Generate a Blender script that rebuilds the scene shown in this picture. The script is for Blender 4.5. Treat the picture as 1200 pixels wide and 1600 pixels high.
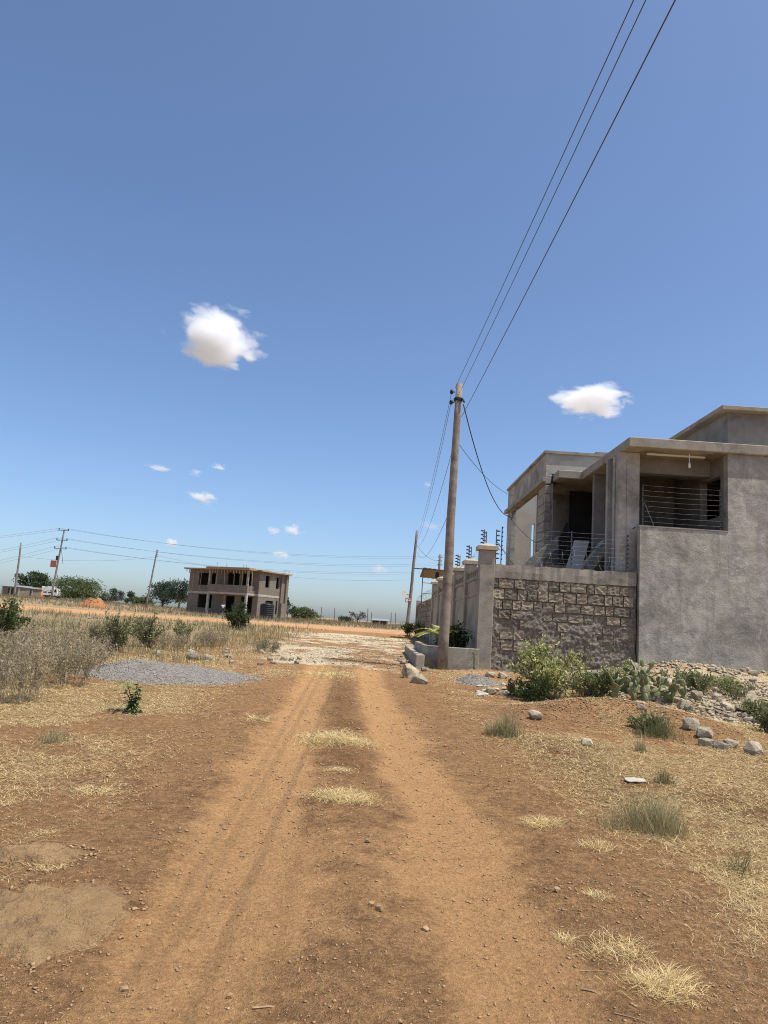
import bpy, bmesh, math, random
import numpy as np
from mathutils import Vector, Matrix, Euler

# ------------------------------------------------------------------ camera, sky, sun, exposure
S = bpy.context.scene
for o in list(bpy.data.objects): bpy.data.objects.remove(o)
F, PITCH, ROLL, CZ = 1110.0, math.radians(8.8), math.radians(3.8), 1.6
SUN_EL, SUN_AZ = math.radians(66), math.radians(112)      # azimuth clockwise from +Y (the view direction)
cd = bpy.data.cameras.new('camera'); cam = bpy.data.objects.new('camera', cd); S.collection.objects.link(cam)
CM = (Matrix.Rotation(math.pi/2+PITCH, 3, 'X') @ Matrix.Rotation(ROLL, 3, 'Z'))
cam.matrix_world = Matrix.Translation((0, 0, CZ)) @ CM.to_4x4()
cd.sensor_fit = 'VERTICAL'; cd.sensor_height = 36; cd.lens = F/1600*36
cd.clip_start = .05; cd.clip_end = 60000
S.camera = cam
W = bpy.data.worlds.new('World'); S.world = W; W.use_nodes = True
wn = W.node_tree.nodes; wl = W.node_tree.links
sky = wn.new('ShaderNodeTexSky'); sky.sky_type = 'NISHITA'; sky.sun_disc = False
sky.sun_elevation = SUN_EL; sky.sun_rotation = SUN_AZ
sky.altitude = 1500; sky.air_density = 1.0; sky.dust_density = 4.6; sky.ozone_density = 5.2
wl.new(sky.outputs[0], wn['Background'].inputs[0]); wn['Background'].inputs[1].default_value = 0.112
sd = bpy.data.lights.new('sun', 'SUN'); sun = bpy.data.objects.new('sun', sd); S.collection.objects.link(sun)
sd.energy = 3.5; sd.angle = math.radians(.53); sd.color = (1, .955, .88)
SDIR = Vector((math.sin(SUN_AZ)*math.cos(SUN_EL), math.cos(SUN_AZ)*math.cos(SUN_EL), math.sin(SUN_EL)))
sun.rotation_euler = (-SDIR).to_track_quat('-Z', 'Y').to_euler(); sun.location = (30, -20, 60)
S.view_settings.view_transform = 'Standard'; S.view_settings.look = 'None'
S.view_settings.exposure = 0.65; S.view_settings.gamma = 1.0; S.view_settings.use_curve_mapping = False
S.render.engine = 'CYCLES'
S.cycles.max_bounces = 10; S.cycles.volume_bounces = 10; S.cycles.transparent_max_bounces = 16
S.cycles.use_denoising = True; S.cycles.denoiser = 'OPENIMAGEDENOISE'; S.cycles.denoising_input_passes = 'RGB_ALBEDO_NORMAL'; S.cycles.denoising_prefilter = 'NONE'; S.cycles.filter_width = 1.05

# ------------------------------------------------------------------ helpers
RNG = np.random.default_rng(7); random.seed(7)
PI = math.pi
def ray(px, py): return CM @ Vector(((px-600)/F, -(py-800)/F, -1))
def atY(px, py, Y): d = ray(px, py); return Vector((0, 0, CZ)) + d*(Y/d.y)
def atX(px, py, X): d = ray(px, py); return Vector((0, 0, CZ)) + d*(X/d.x)
def sst(x, a, b):
    t = np.clip((x-a)/(b-a), 0, 1); return t*t*(3-2*t)
_perm = np.random.default_rng(3).random((256, 256))
def vnoise(x, y):
    xi = np.floor(x).astype(int); yi = np.floor(y).astype(int); fx = x-xi; fy = y-yi
    fx = fx*fx*(3-2*fx); fy = fy*fy*(3-2*fy)
    p = lambda i, j: _perm[i & 255, j & 255]
    return (p(xi, yi)*(1-fx)+p(xi+1, yi)*fx)*(1-fy)+(p(xi, yi+1)*(1-fx)+p(xi+1, yi+1)*fx)*fy
def fbm(x, y, s=1.0, o=4):
    x = np.asarray(x, float)*s; y = np.asarray(y, float)*s; r = 0; a = .5; t = 0
    for k in range(o): r = r+a*vnoise(x+17.3*k, y+9.1*k); t += a; a *= .5; x = x*2.03; y = y*2.03
    return r/t
_ty = np.linspace(-60, 400, 4601)
_tz = np.interp(_ty, [-60, 5, 20, 40, 100, 220], [0, 0.0, .5, .75, 1.08, 1.2])
_k = np.ones(41)/41; _tz = np.convolve(np.pad(_tz, 20, 'edge'), _k, 'valid')
LY = [-30, 3, 4.4, 5.9, 7.7, 12, 17.3, 22, 30]
def cL(y): return np.interp(y, LY, [-.7, -.73, -.83, -.86, -.9, -1.08, -1.27, -1.6, -2.2])
def cR(y): return np.interp(y, LY, [.75, .75, .76, .72, .5, .14, -.1, -.3, -.6])
def trackmask(x, y):
    w = .34+.1*(fbm(x, y, .6, 2)-.5)
    a = np.exp(-((x-cL(y))/(w*1.25))**2); b = np.exp(-((x-cR(y))/(w*1.15))**2)
    # the right track widens towards the camera's right at the very front
    return np.maximum(a, b)*(1-sst(y, 17, 21)), a, b
def ell(x, y, cx, cy, rx, ry): return np.exp(-(((x-cx)/rx)**2+((y-cy)/ry)**2))
def H(x, y):
    x = np.asarray(x, float); y = np.asarray(y, float)
    z = np.interp(y, _ty, _tz)
    z = z+.6*sst(-x, 18, 42)*sst(y, 48, 100)
    t, a, b = trackmask(x, y)
    nr = 1-sst(np.hypot(x, y), 30, 60)
    z = z-.045*t+.02*np.exp(-((x-(cL(y)+cR(y))/2)/.35)**2)*(1-sst(y, 15, 20))
    z = z+.24*sst(x, 3.8, 7.2)*sst(y, 14, 19)*(1-sst(y, 24, 30))
    z = z+.34*ell(x, y, 3.9, 12.0, 1.45, .75)+.12*ell(x, y, 5.2, 11.3, .9, .8)
    z = z+.22*ell(x, y, 6.2, 15.3, 1.9, 1.5)+.20*ell(x, y, 8.6, 17.6, 1.8, 1.3)
    z = z+.22*np.exp(-((y-18.7)/.8)**2)*sst(x, 6.2, 7.2)*(1-sst(x, 13, 16))*(.4+1.2*fbm(x, y, .9, 3))
    z = z+.14*ell(x, y, 2.9, 18.3, .9, .5)
    z = z+nr*(.10*(fbm(x, y, .35, 3)-.5)*sst(np.abs(x+.1), 1.2, 2.6)+.03*(fbm(x+50, y, 1.7, 3)-.5)+.018*(fbm(x, y+30, 6, 2)-.5))
    z = z+.9*(fbm(x, y, .012, 2)-.5)*sst(np.hypot(x, y), 150, 500)
    return z
def Hz(x, y): return float(H(np.array([x]), np.array([y]))[0])
def gnd(px, py):
    d = ray(px, py); t = np.geomspace(1.5, 600, 6000)
    z = CZ+d.z*t-H(d.x*t, d.y*t); i = int(np.argmax(z < 0))
    if z[i] >= 0: i = len(t)-1
    return Vector((d.x*t[i], d.y*t[i], CZ+d.z*t[i]))
COL = S.collection
def link(o, parent=None):
    COL.objects.link(o); o.parent = parent; return o
def tag(o, label=None, cat=None, group=None, kind=None):
    if label: o['label'] = label
    if cat: o['category'] = cat
    if group: o['group'] = group
    if kind: o['kind'] = kind
    return o
def empty(name, loc=(0, 0, 0), label=None, cat=None, group=None, rz=0):
    o = bpy.data.objects.new(name, None); o.location = loc; o.rotation_euler = (0, 0, rz); o.empty_display_size = .2
    link(o); return tag(o, label, cat, group)
class MB:
    def __init__(s): s.v = []; s.f = []
    def add(s, v, f):
        n = len(s.v); s.v += [tuple(p) for p in v]; s.f += [tuple(i+n for i in q) for q in f]; return s
    def box(s, x0, x1, y0, y1, z0, z1):
        return s.add([(x0,y0,z0),(x1,y0,z0),(x1,y1,z0),(x0,y1,z0),(x0,y0,z1),(x1,y0,z1),(x1,y1,z1),(x0,y1,z1)],
            [(0,3,2,1),(4,5,6,7),(0,1,5,4),(1,2,6,5),(2,3,7,6),(3,0,4,7)])
    def prism(s, poly, a, b, ax='x'):
        n = len(poly)
        m = {'x': lambda u, v, w: (w, u, v), 'y': lambda u, v, w: (u, w, v), 'z': lambda u, v, w: (u, v, w)}[ax]
        v = [m(p[0], p[1], a) for p in poly]+[m(p[0], p[1], b) for p in poly]
        f = [tuple(range(n))[::-1], tuple(range(n, 2*n))]+[(i, (i+1) % n, n+(i+1) % n, n+i) for i in range(n)]
        return s.add(v, f)
    def tube(s, pts, rad, n=6, cap=True):
        pts = [Vector(p) for p in pts]
        if not hasattr(rad, '__len__'): rad = [rad]*len(pts)
        v = []; prev = None
        for i, p in enumerate(pts):
            d = (pts[min(i+1, len(pts)-1)]-pts[max(i-1, 0)]).normalized()
            if prev is None: u = d.cross(Vector((0, 0, 1)) if abs(d.z) < .9 else Vector((1, 0, 0))).normalized()
            else: u = (prev-d*prev.dot(d)).normalized()
            prev = u; w = d.cross(u)
            for k in range(n):
                a = 2*PI*k/n; v.append(p+(u*math.cos(a)+w*math.sin(a))*rad[i])
        f = [(i*n+k, i*n+(k+1) % n, (i+1)*n+(k+1) % n, (i+1)*n+k) for i in range(len(pts)-1) for k in range(n)]
        if cap: f += [tuple(range(n))[::-1], tuple(range((len(pts)-1)*n, len(pts)*n))]
        return s.add(v, f)
    def mesh(s, name, smooth=False):
        me = bpy.data.meshes.new(name); me.from_pydata(s.v, [], s.f)
        bm = bmesh.new(); bm.from_mesh(me); bmesh.ops.recalc_face_normals(bm, faces=bm.faces); bm.to_mesh(me); bm.free()
        if smooth: me.polygons.foreach_set('use_smooth', [True]*len(me.polygons))
        me.update(); return me
    def build(s, name, mat, parent=None, smooth=False, bevel=0, loc=None):
        me = s.mesh(name, smooth); me.materials.append(mat)
        o = bpy.data.objects.new(name, me)
        if loc: o.location = loc
        if bevel:
            m = o.modifiers.new('bevel', 'BEVEL'); m.width = bevel; m.segments = 1; m.limit_method = 'ANGLE'
        return link(o, parent)
def np_mesh(name, V, Fq, mat, cols=None, parent=None, smooth=False, attr='Col'):
    """V (n,3), Fq list of arrays (m,k); cols (n,3) point colours"""
    me = bpy.data.meshes.new(name); me.vertices.add(len(V)); me.vertices.foreach_set('co', np.asarray(V, np.float32).ravel())
    tot = sum(f.size for f in Fq); cnt = sum(len(f) for f in Fq)
    me.loops.add(tot); me.polygons.add(cnt)
    me.loops.foreach_set('vertex_index', np.concatenate([f.ravel() for f in Fq]).astype(np.int32))
    st = np.concatenate([np.full(len(f), f.shape[1]) for f in Fq]); ls = np.concatenate([[0], np.cumsum(st)[:-1]])
    me.polygons.foreach_set('loop_start', ls.astype(np.int32))
    if smooth: me.polygons.foreach_set('use_smooth', np.ones(cnt, bool))
    me.update(calc_edges=True); me.validate()
    if cols is not None:
        a = me.attributes.new(attr, 'FLOAT_COLOR', 'POINT')
        a.data.foreach_set('color', np.concatenate([cols, np.ones((len(cols), 1))], 1).astype(np.float32).ravel())
    me.materials.append(mat); o = bpy.data.objects.new(name, me); return link(o, parent)

# ------------------------------------------------------------------ materials
def nodes(name):
    m = bpy.data.materials.new(name); m.use_nodes = True; nt = m.node_tree
    return m, nt, nt.nodes, nt.links, nt.nodes['Principled BSDF']
def noise(nt, scale, detail=5, rough=.6, vec=None, dist=0):
    n = nt.nodes.new('ShaderNodeTexNoise'); n.inputs['Scale'].default_value = scale; n.inputs['Detail'].default_value = detail
    n.inputs['Roughness'].default_value = rough; n.inputs['Distortion'].default_value = dist
    if vec is not None: nt.links.new(vec, n.inputs['Vector'])
    return n.outputs[0]
def ramp(nt, v, a, b, c0=(0, 0, 0), c1=(1, 1, 1)):
    r = nt.nodes.new('ShaderNodeValToRGB'); r.color_ramp.elements[0].position = a; r.color_ramp.elements[1].position = b
    r.color_ramp.elements[0].color = (*c0, 1); r.color_ramp.elements[1].color = (*c1, 1); nt.links.new(v, r.inputs[0]); return r.outputs[0]
def mix(nt, f, a, b, mode='MIX'):
    n = nt.nodes.new('ShaderNodeMix'); n.data_type = 'RGBA'; n.blend_type = mode
    for i, x in ((0, f), (6, a), (7, b)):
        if isinstance(x, (int, float)): n.inputs[i].default_value = x
        elif isinstance(x, tuple): n.inputs[i].default_value = (*x, 1)
        else: nt.links.new(x, n.inputs[i])
    return n.outputs[2]
def math_n(nt, op, a, b=0.0, clamp=False):
    n = nt.nodes.new('ShaderNodeMath'); n.operation = op; n.use_clamp = clamp
    for i, x in enumerate((a, b)):
        if isinstance(x, (int, float)): n.inputs[i].default_value = x
        else: nt.links.new(x, n.inputs[i])
    return n.outputs[0]
def bump(nt, bsdf, h, strength, dist=.02):
    b = nt.nodes.new('ShaderNodeBump'); b.inputs['Strength'].default_value = strength; b.inputs['Distance'].default_value = dist
    nt.links.new(h, b.inputs['Height']); nt.links.new(b.outputs[0], bsdf.inputs['Normal'])
def pos(nt): return nt.nodes.new('ShaderNodeNewGeometry').outputs['Position']
def objc(nt): return nt.nodes.new('ShaderNodeTexCoord').outputs['Object']
def pmat(name, c1, c2, scale=3, rough=.9, bst=.3, bsc=30, c3=None, s3=.7, metal=0, local=False, rnd=0, bd=.02):
    m, nt, N, L, B = nodes(name); p = objc(nt) if local else pos(nt)
    c = mix(nt, ramp(nt, noise(nt, scale, 7, .65, p), .35, .65), c1, c2)
    if c3: c = mix(nt, ramp(nt, noise(nt, s3, 6, .7, p, .6), .52, .68), c, c3)
    if rnd:
        oi = N.new('ShaderNodeObjectInfo').outputs['Random']
        c = mix(nt, 1.0, c, ramp(nt, oi, 0, 1, (1-rnd,)*3, (1+rnd*.6, 1+rnd*.5, 1+rnd*.35)), 'MULTIPLY')
    L.new(c, B.inputs['Base Color']); B.inputs['Roughness'].default_value = rough; B.inputs['Metallic'].default_value = metal
    B.inputs['Specular IOR Level'].default_value = .25
    if bst: bump(nt, B, noise(nt, bsc, 6, .65, p), bst, bd)
    return m
def leafmat(name, trans=.3, rough=.55, tint=(1, 1, 1)):
    m, nt, N, L, B = nodes(name)
    a = N.new('ShaderNodeAttribute'); a.attribute_name = 'Col'
    c = mix(nt, 1.0, a.outputs['Color'], tint, 'MULTIPLY')
    L.new(c, B.inputs['Base Color']); B.inputs['Roughness'].default_value = rough; B.inputs['Specular IOR Level'].default_value = .3
    t = N.new('ShaderNodeBsdfTranslucent'); L.new(c, t.inputs[0])
    ms = N.new('ShaderNodeMixShader'); ms.inputs[0].default_value = trans
    L.new(B.outputs[0], ms.inputs[1]); L.new(t.outputs[0], ms.inputs[2]); L.new(ms.outputs[0], N['Material Output'].inputs[0])
    return m
M = {}
def plaster_mat():
    m, nt, N, L, B_ = nodes('plaster'); p = pos(nt)
    mp = N.new('ShaderNodeMapping'); mp.inputs['Scale'].default_value = (1, 1, .22); L.new(p, mp.inputs[0])
    c = mix(nt, ramp(nt, noise(nt, 2.2, 8, .68, p, .4), .34, .66), (.285, .265, .230), (.45, .42, .368))
    c = mix(nt, ramp(nt, noise(nt, .6, 7, .7, p, .8), .47, .66), c, (.19, .172, .146))
    c = mix(nt, ramp(nt, noise(nt, 1.9, 6, .65, mp.outputs[0], .3), .52, .74), c, (.215, .196, .168))
    c = mix(nt, ramp(nt, noise(nt, 1.1, 7, .7, p, 1.2), .60, .72), c, (.52, .49, .44))
    c = mix(nt, ramp(nt, noise(nt, .33, 4, .6, p, 1.5), .46, .56), c, mix(nt, 1.0, c, (1.16, 1.14, 1.09), 'MULTIPLY'))
    sz = N.new('ShaderNodeSeparateXYZ'); L.new(p, sz.inputs[0]); dz = math_n(nt, 'ADD', math_n(nt, 'MULTIPLY', sz.outputs[2], -1.0), math_n(nt, 'MULTIPLY', noise(nt, 2.5, 6, .7, p), 2.2))
    c = mix(nt, math_n(nt, 'MULTIPLY', ramp(nt, dz, .0, .55), .55), c, (.34, .25, .16))
    c = mix(nt, ramp(nt, noise(nt, 26, 4, .7, p), .30, .45), mix(nt, 1.0, c, (.72, .70, .68), 'MULTIPLY'), c)
    L.new(c, B_.inputs['Base Color']); B_.inputs['Roughness'].default_value = .93; B_.inputs['Specular IOR Level'].default_value = .2
    bump(nt, B_, math_n(nt, 'ADD', noise(nt, 3.5, 6, .6, p), math_n(nt, 'MULTIPLY', noise(nt, 30, 5, .7, p), .35)), .7, .05); return m
M['plaster'] = plaster_mat()
M['plaster_warm'] = pmat('plaster_warm', (.30, .25, .185), (.42, .36, .275), 1.5, .92, .5, 22, (.20, .165, .12), .8)
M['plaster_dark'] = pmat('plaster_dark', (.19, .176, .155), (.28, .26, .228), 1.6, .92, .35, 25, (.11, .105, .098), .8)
M['plaster_pale'] = pmat('plaster_pale', (.44, .40, .33), (.52, .48, .41), 2.0, .9, .2, 30)
M['concrete'] = pmat('concrete', (.27, .235, .185), (.37, .325, .26), 3.5, .92, .5, 30, (.16, .145, .125), 1.1)
M['concrete_pale'] = pmat('concrete_pale', (.36, .335, .29), (.45, .42, .36), 2.2, .9, .35, 35, (.26, .24, .21), 1.0)
M['cap'] = pmat('cap', (.40, .32, .23), (.48, .40, .30), 5, .9, .4, 40)
M['block'] = pmat('block', (.25, .208, .155), (.38, .325, .25), 11, .95, 1.0, 55, (.16, .135, .11), 3.0, rnd=.42, bd=.03)
M['mortar'] = pmat('mortar', (.15, .125, .095), (.27, .23, .18), 9, .97, 1.0, 50, (.40, .37, .325), 7, bd=.04)
M['timber_pole'] = pmat('timber_pole', (.20, .155, .115), (.30, .255, .205), 4, .85, .5, 30, (.13, .085, .055), 1.6)
M['grey_pole'] = pmat('grey_pole', (.17, .15, .13), (.24, .215, .19), 3, .85, .3, 20)
M['black'] = pmat('black', (.018, .018, .02), (.03, .03, .032), 5, .5, 0)
M['dark_void'] = pmat('dark_void', (.03, .028, .027), (.045, .042, .04), 2, .95, 0)  # near black paints the shade of unlit rooms; kiosk and shed doors share it
M['steel'] = pmat('steel', (.10, .105, .11), (.16, .16, .16), 12, .5, 0, metal=.6)
M['wire'] = pmat('wire', (.20, .20, .21), (.28, .28, .28), 10, .5, 0, metal=.3)
M['cable'] = pmat('cable', (.07, .075, .085), (.09, .095, .1), 3, .5, 0, metal=.3)
M['white_paint'] = pmat('white_paint', (.72, .71, .68), (.8, .79, .76), 4, .6, 0)
M['timber'] = pmat('timber', (.30, .19, .12), (.42, .29, .18), 6, .85, .3, 30)
M['rust_sheet'] = pmat('rust_sheet', (.20, .145, .105), (.30, .235, .18), 2, .7, .2, 20, metal=.2)
M['stone'] = pmat('stone', (.35, .29, .20), (.52, .45, .33), 7, .95, 1.0, 40, (.20, .155, .105), 3.5, rnd=.32, bd=.03)
M['stone_white'] = pmat('stone_white', (.40, .36, .285), (.52, .475, .385), 8, .95, .6, 30)
M['pebble'] = pmat('pebble', (.29, .175, .085), (.43, .285, .16), 20, .95, .3, 60)
M['chips'] = pmat('chips', (.18, .163, .138), (.35, .322, .28), 30, .95, .4, 60)
M['heap_grey'] = pmat('heap_grey', (.18, .16, .132), (.30, .272, .23), 14, .95, 1, 60)
M['red_earth'] = pmat('red_earth', (.33, .15, .065), (.43, .22, .10), 3, .97, .8, 12)
M['tank'] = pmat('tank', (.018, .019, .022), (.03, .03, .033), 3, .45, 0)
M['bark'] = pmat('bark', (.13, .10, .075), (.20, .16, .12), 8, .95, .5, 30)
M['dry_stem'] = pmat('dry_stem', (.30, .24, .16), (.42, .35, .24), 9, .9, 0)
M['leaf'] = leafmat('leaf', .32); M['grassmat'] = leafmat('grassmat', .22, .75)
M['glass'] = pmat('glass', (.02, .022, .026), (.03, .032, .035), 3, .1, 0)
M['sheet_red'] = pmat('sheet_red', (.30, .075, .055), (.36, .11, .08), 3, .7, 0)
M['sheet_grey'] = pmat('sheet_grey', (.24, .23, .22), (.32, .31, .30), 3, .6, 0)
M['skin'] = pmat('skin', (.10, .055, .035), (.12, .065, .04), 8, .6, 0)
M['shirt'] = pmat('shirt', (.55, .56, .6), (.62, .62, .66), 8, .8, 0)
M['trousers'] = pmat('trousers', (.03, .035, .06), (.04, .045, .07), 8, .8, 0)
M['orange'] = pmat('orange', (.60, .25, .05), (.66, .30, .07), 5, .6, 0)
M['rubber'] = pmat('rubber', (.02, .02, .02), (.03, .03, .03), 5, .8, 0)
M['yellow_leaf'] = pmat('yellow_leaf', (.32, .34, .06), (.42, .42, .10), 6, .5, 0)
M['dark_leaf'] = pmat('dark_leaf', (.035, .06, .02), (.06, .09, .03), 6, .45, 0)
M['pad'] = pmat('pad', (.15, .165, .07), (.29, .285, .15), 9, .75, .3, 30, (.40, .34, .22), 5)
M['weed_leaf'] = pmat('weed_leaf', (.10, .15, .035), (.17, .22, .06), 9, .5, 0)

def ground_material():
    m, nt, N, L, B = nodes('earth'); p = pos(nt)
    at = lambda n: (lambda a: (setattr(a, 'attribute_name', n), a)[1])(N.new('ShaderNodeAttribute'))
    a1 = at('mask1'); a2 = at('mask2')
    s1 = N.new('ShaderNodeSeparateColor'); L.new(a1.outputs['Color'], s1.inputs[0])
    s2 = N.new('ShaderNodeSeparateColor'); L.new(a2.outputs['Color'], s2.inputs[0])
    track, straw, red = s1.outputs; pale, field, dark = s2.outputs
    n_big = noise(nt, .7, 5, .6, p); n_mid = noise(nt, 4, 6, .65, p); n_fine = noise(nt, 38, 6, .7, p); n_grit = noise(nt, 160, 4, .7, p)
    soil = mix(nt, ramp(nt, n_mid, .35, .66), (.190, .108, .052), (.325, .186, .086))
    soil = mix(nt, ramp(nt, n_big, .4, .62), soil, (.275, .158, .074))
    tr = mix(nt, ramp(nt, n_mid, .3, .7), (.315, .178, .078), (.372, .215, .097))
    def soft(mask, nz, k=.55):   # break up a mask with noise
        return math_n(nt, 'ADD', mask, math_n(nt, 'MULTIPLY', math_n(nt, 'SUBTRACT', nz, .5), k))
    c = mix(nt, ramp(nt, soft(track, n_mid, .7), .30, .72), soil, tr)
    st = mix(nt, ramp(nt, n_fine, .35, .65), (.215, .140, .070), (.36, .255, .125))
    c = mix(nt, ramp(nt, math_n(nt, 'MULTIPLY', soft(straw, n_fine, 1.3), .8), .40, .85), c, st)
    rd = mix(nt, ramp(nt, n_mid, .3, .7), (.37, .195, .088), (.45, .27, .14))
    c = mix(nt, ramp(nt, soft(red, n_mid, .5), .35, .6), c, rd)
    pl = mix(nt, ramp(nt, n_fine, .3, .7), (.35, .275, .17), (.56, .475, .335))
    c = mix(nt, ramp(nt, soft(pale, n_mid, .9), .4, .75), c, pl)
    fl = mix(nt, ramp(nt, n_mid, .35, .65), (.20, .145, .08), (.31, .235, .135))
    c = mix(nt, ramp(nt, soft(field, n_mid, .4), .35, .65), c, fl)
    c = mix(nt, ramp(nt, soft(dark, n_mid, .5), .3, .8), c, mix(nt, 1.0, c, (.66, .62, .6), 'MULTIPLY'))
    # grit: fine light and dark grains, dark specks painted as pebble shadows, pale specks
    sp = noise(nt, 75, 3, .8, p); rough_ = math_n(nt, 'SUBTRACT', 1.0, math_n(nt, 'MULTIPLY', ramp(nt, soft(track, n_mid, .7), .30, .72), .75)); c = mix(nt, math_n(nt, 'MULTIPLY', ramp(nt, sp, .62, .69), rough_), c, mix(nt, 1.0, c, (.42, .40, .38), 'MULTIPLY')); c = mix(nt, ramp(nt, sp, .355, .30), c, mix(nt, 1.0, c, (1.5, 1.5, 1.5), 'MULTIPLY'))
    cl = noise(nt, 14, 6, .75, p); c = mix(nt, 1.0, c, mix(nt, rough_, (1., 1., 1.), ramp(nt, cl, .34, .66, (.66, .64, .62), (1.28, 1.28, 1.28))), 'MULTIPLY')
    c = mix(nt, math_n(nt, 'ADD', math_n(nt, 'MULTIPLY', rough_, .75), .15), c, mix(nt, 1.0, c, ramp(nt, n_grit, .32, .68, (.55, .53, .50), (1.36, 1.36, 1.36)), 'MULTIPLY'))
    c = mix(nt, 1.0, c, ramp(nt, n_fine, .30, .70, (.68, .66, .64), (1.26, 1.26, 1.26)), 'MULTIPLY')
    L.new(c, B.inputs['Base Color']); B.inputs['Roughness'].default_value = .97; B.inputs['Specular IOR Level'].default_value = .1
    h = math_n(nt, 'ADD', math_n(nt, 'MULTIPLY', n_mid, 1.2), math_n(nt, 'ADD', math_n(nt, 'MULTIPLY', n_fine, .6), math_n(nt, 'MULTIPLY', n_grit, .25)))
    bump(nt, B, math_n(nt, 'ADD', h, math_n(nt, 'MULTIPLY', math_n(nt, 'MULTIPLY', cl, 1.2), rough_)), 1.0, .06)
    return m
M['earth'] = ground_material()

# ------------------------------------------------------------------ ground
def masks(x, y):
    r = np.hypot(x, y)
    t, a, b = trackmask(x, y)
    n1 = fbm(x, y, .45, 4); n2 = fbm(x+40, y+7, 1.3, 4); n3 = fbm(x-11, y+70, 2.6, 3)
    mid = (cL(y)+cR(y))/2; off = np.abs(x-mid)
    track = t*(.75+.5*n1)+.26*(1-sst(off, .9, 1.9))*sst(n1*.5+n2*.5, .40, .6)*(1-sst(y, 9, 15))+.22*sst(n1, .5, .7)*(1-sst(y, 8, 12))
    side_l = sst(-(x-cL(y)), .9, 2.3); side_r = sst(x-cR(y), .9, 2.0)
    straw = side_l*sst(n1*.35+n2*.35+n3*.3, .34, .54)*(.7+.3*sst(y, 5, 9))
    straw = np.maximum(straw, side_r*sst(n1*.35+n2*.3+n3*.35, .39, .55)*.95)
    straw = straw*(1-sst(y, 60, 90))
    for (px, py, rx, ry) in STRAW: straw = np.maximum(straw, 1.0*ell(x, y, px, py, rx, ry))
    # graded red cross road far ahead, red spill beside the utility pole, red earth of the mound
    yr = 58+.10*(x+20)
    red = np.exp(-((y-yr)/(9+3*(n1-.5)))**4)*(1-sst(x, -2, 12)*.4)
    red = np.maximum(red, .9*ell(x, y, 2.7, 18.2, .9, .42)); red = np.maximum(red, .42*ell(x, y, 4.0, 11.6, 1.3, .6))
    jy = y+5*(n1-.5)+3*(n2-.5)
    junction = sst(jy, 16.5, 21.5)*(1-sst(y, 40, 46))*sst(x+2*(n2-.5), -5.5, -2.2)*(1-sst(x, 1.2, 2.6))
    pale = junction*(.02+.95*sst(n1*.4+n2*.3+n3*.3, .36, .62))
    pale = np.maximum(pale, 1.15*np.exp(-((y-19.3-.3*x)/.5)**2)*sst(x, -2.9, -2.2)*(1-sst(x, -.7, .3)))
    pale = np.maximum(pale, 1.0*np.exp(-((y-38)/1.6)**2)*sst(x, -6, -4)*(1-sst(x, 1, 3)))
    pale = np.maximum(pale, .9*sst(x, 4.6, 6)*sst(y, 12.2, 14.5)*(1-sst(y, 22, 25))*(.5+.6*n2))
    field = np.maximum(sst(-x, 4.5, 8)*sst(y, 12, 18), sst(y, 75, 85))*(1-red)
    field = np.maximum(field, sst(y, 64, 72)*(1-red)); field = np.maximum(field, sst(-y, 15, 30))
    dark = np.exp(-((x-mid)/.42)**2)*(.35+.9*n3)*(1-sst(y, 13, 18))*sst(y, 5.0, 8.0)*.8
    dark = np.maximum(dark, .45*np.exp(-((x-cL(y)-.42)/.11)**2)*(1-sst(y, 9, 13))*sst(y, 2, 3))  # streak beside the left track: a shadow line painted into the mask
    dark = np.maximum(dark, (side_l+side_r)*sst(n1, .52, .66)*(1-sst(y, 10, 14))*.8)
    return (np.stack([track, straw, np.clip(red, 0, 1)], 1), np.stack([pale, field, dark], 1))
STRAW = []
for (px, py, rx, ry) in [(515, 1150, .36, .42), (565, 1157, .18, .16), (530, 1243, .30, .14), (530, 1205, .16, .10), (515, 1052, .42, 1.3), (150, 1236, .2, .12), (425, 1050, .5, 1.2)]:
    g = gnd(px, py); STRAW.append((g.x, g.y, rx, ry))
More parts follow.
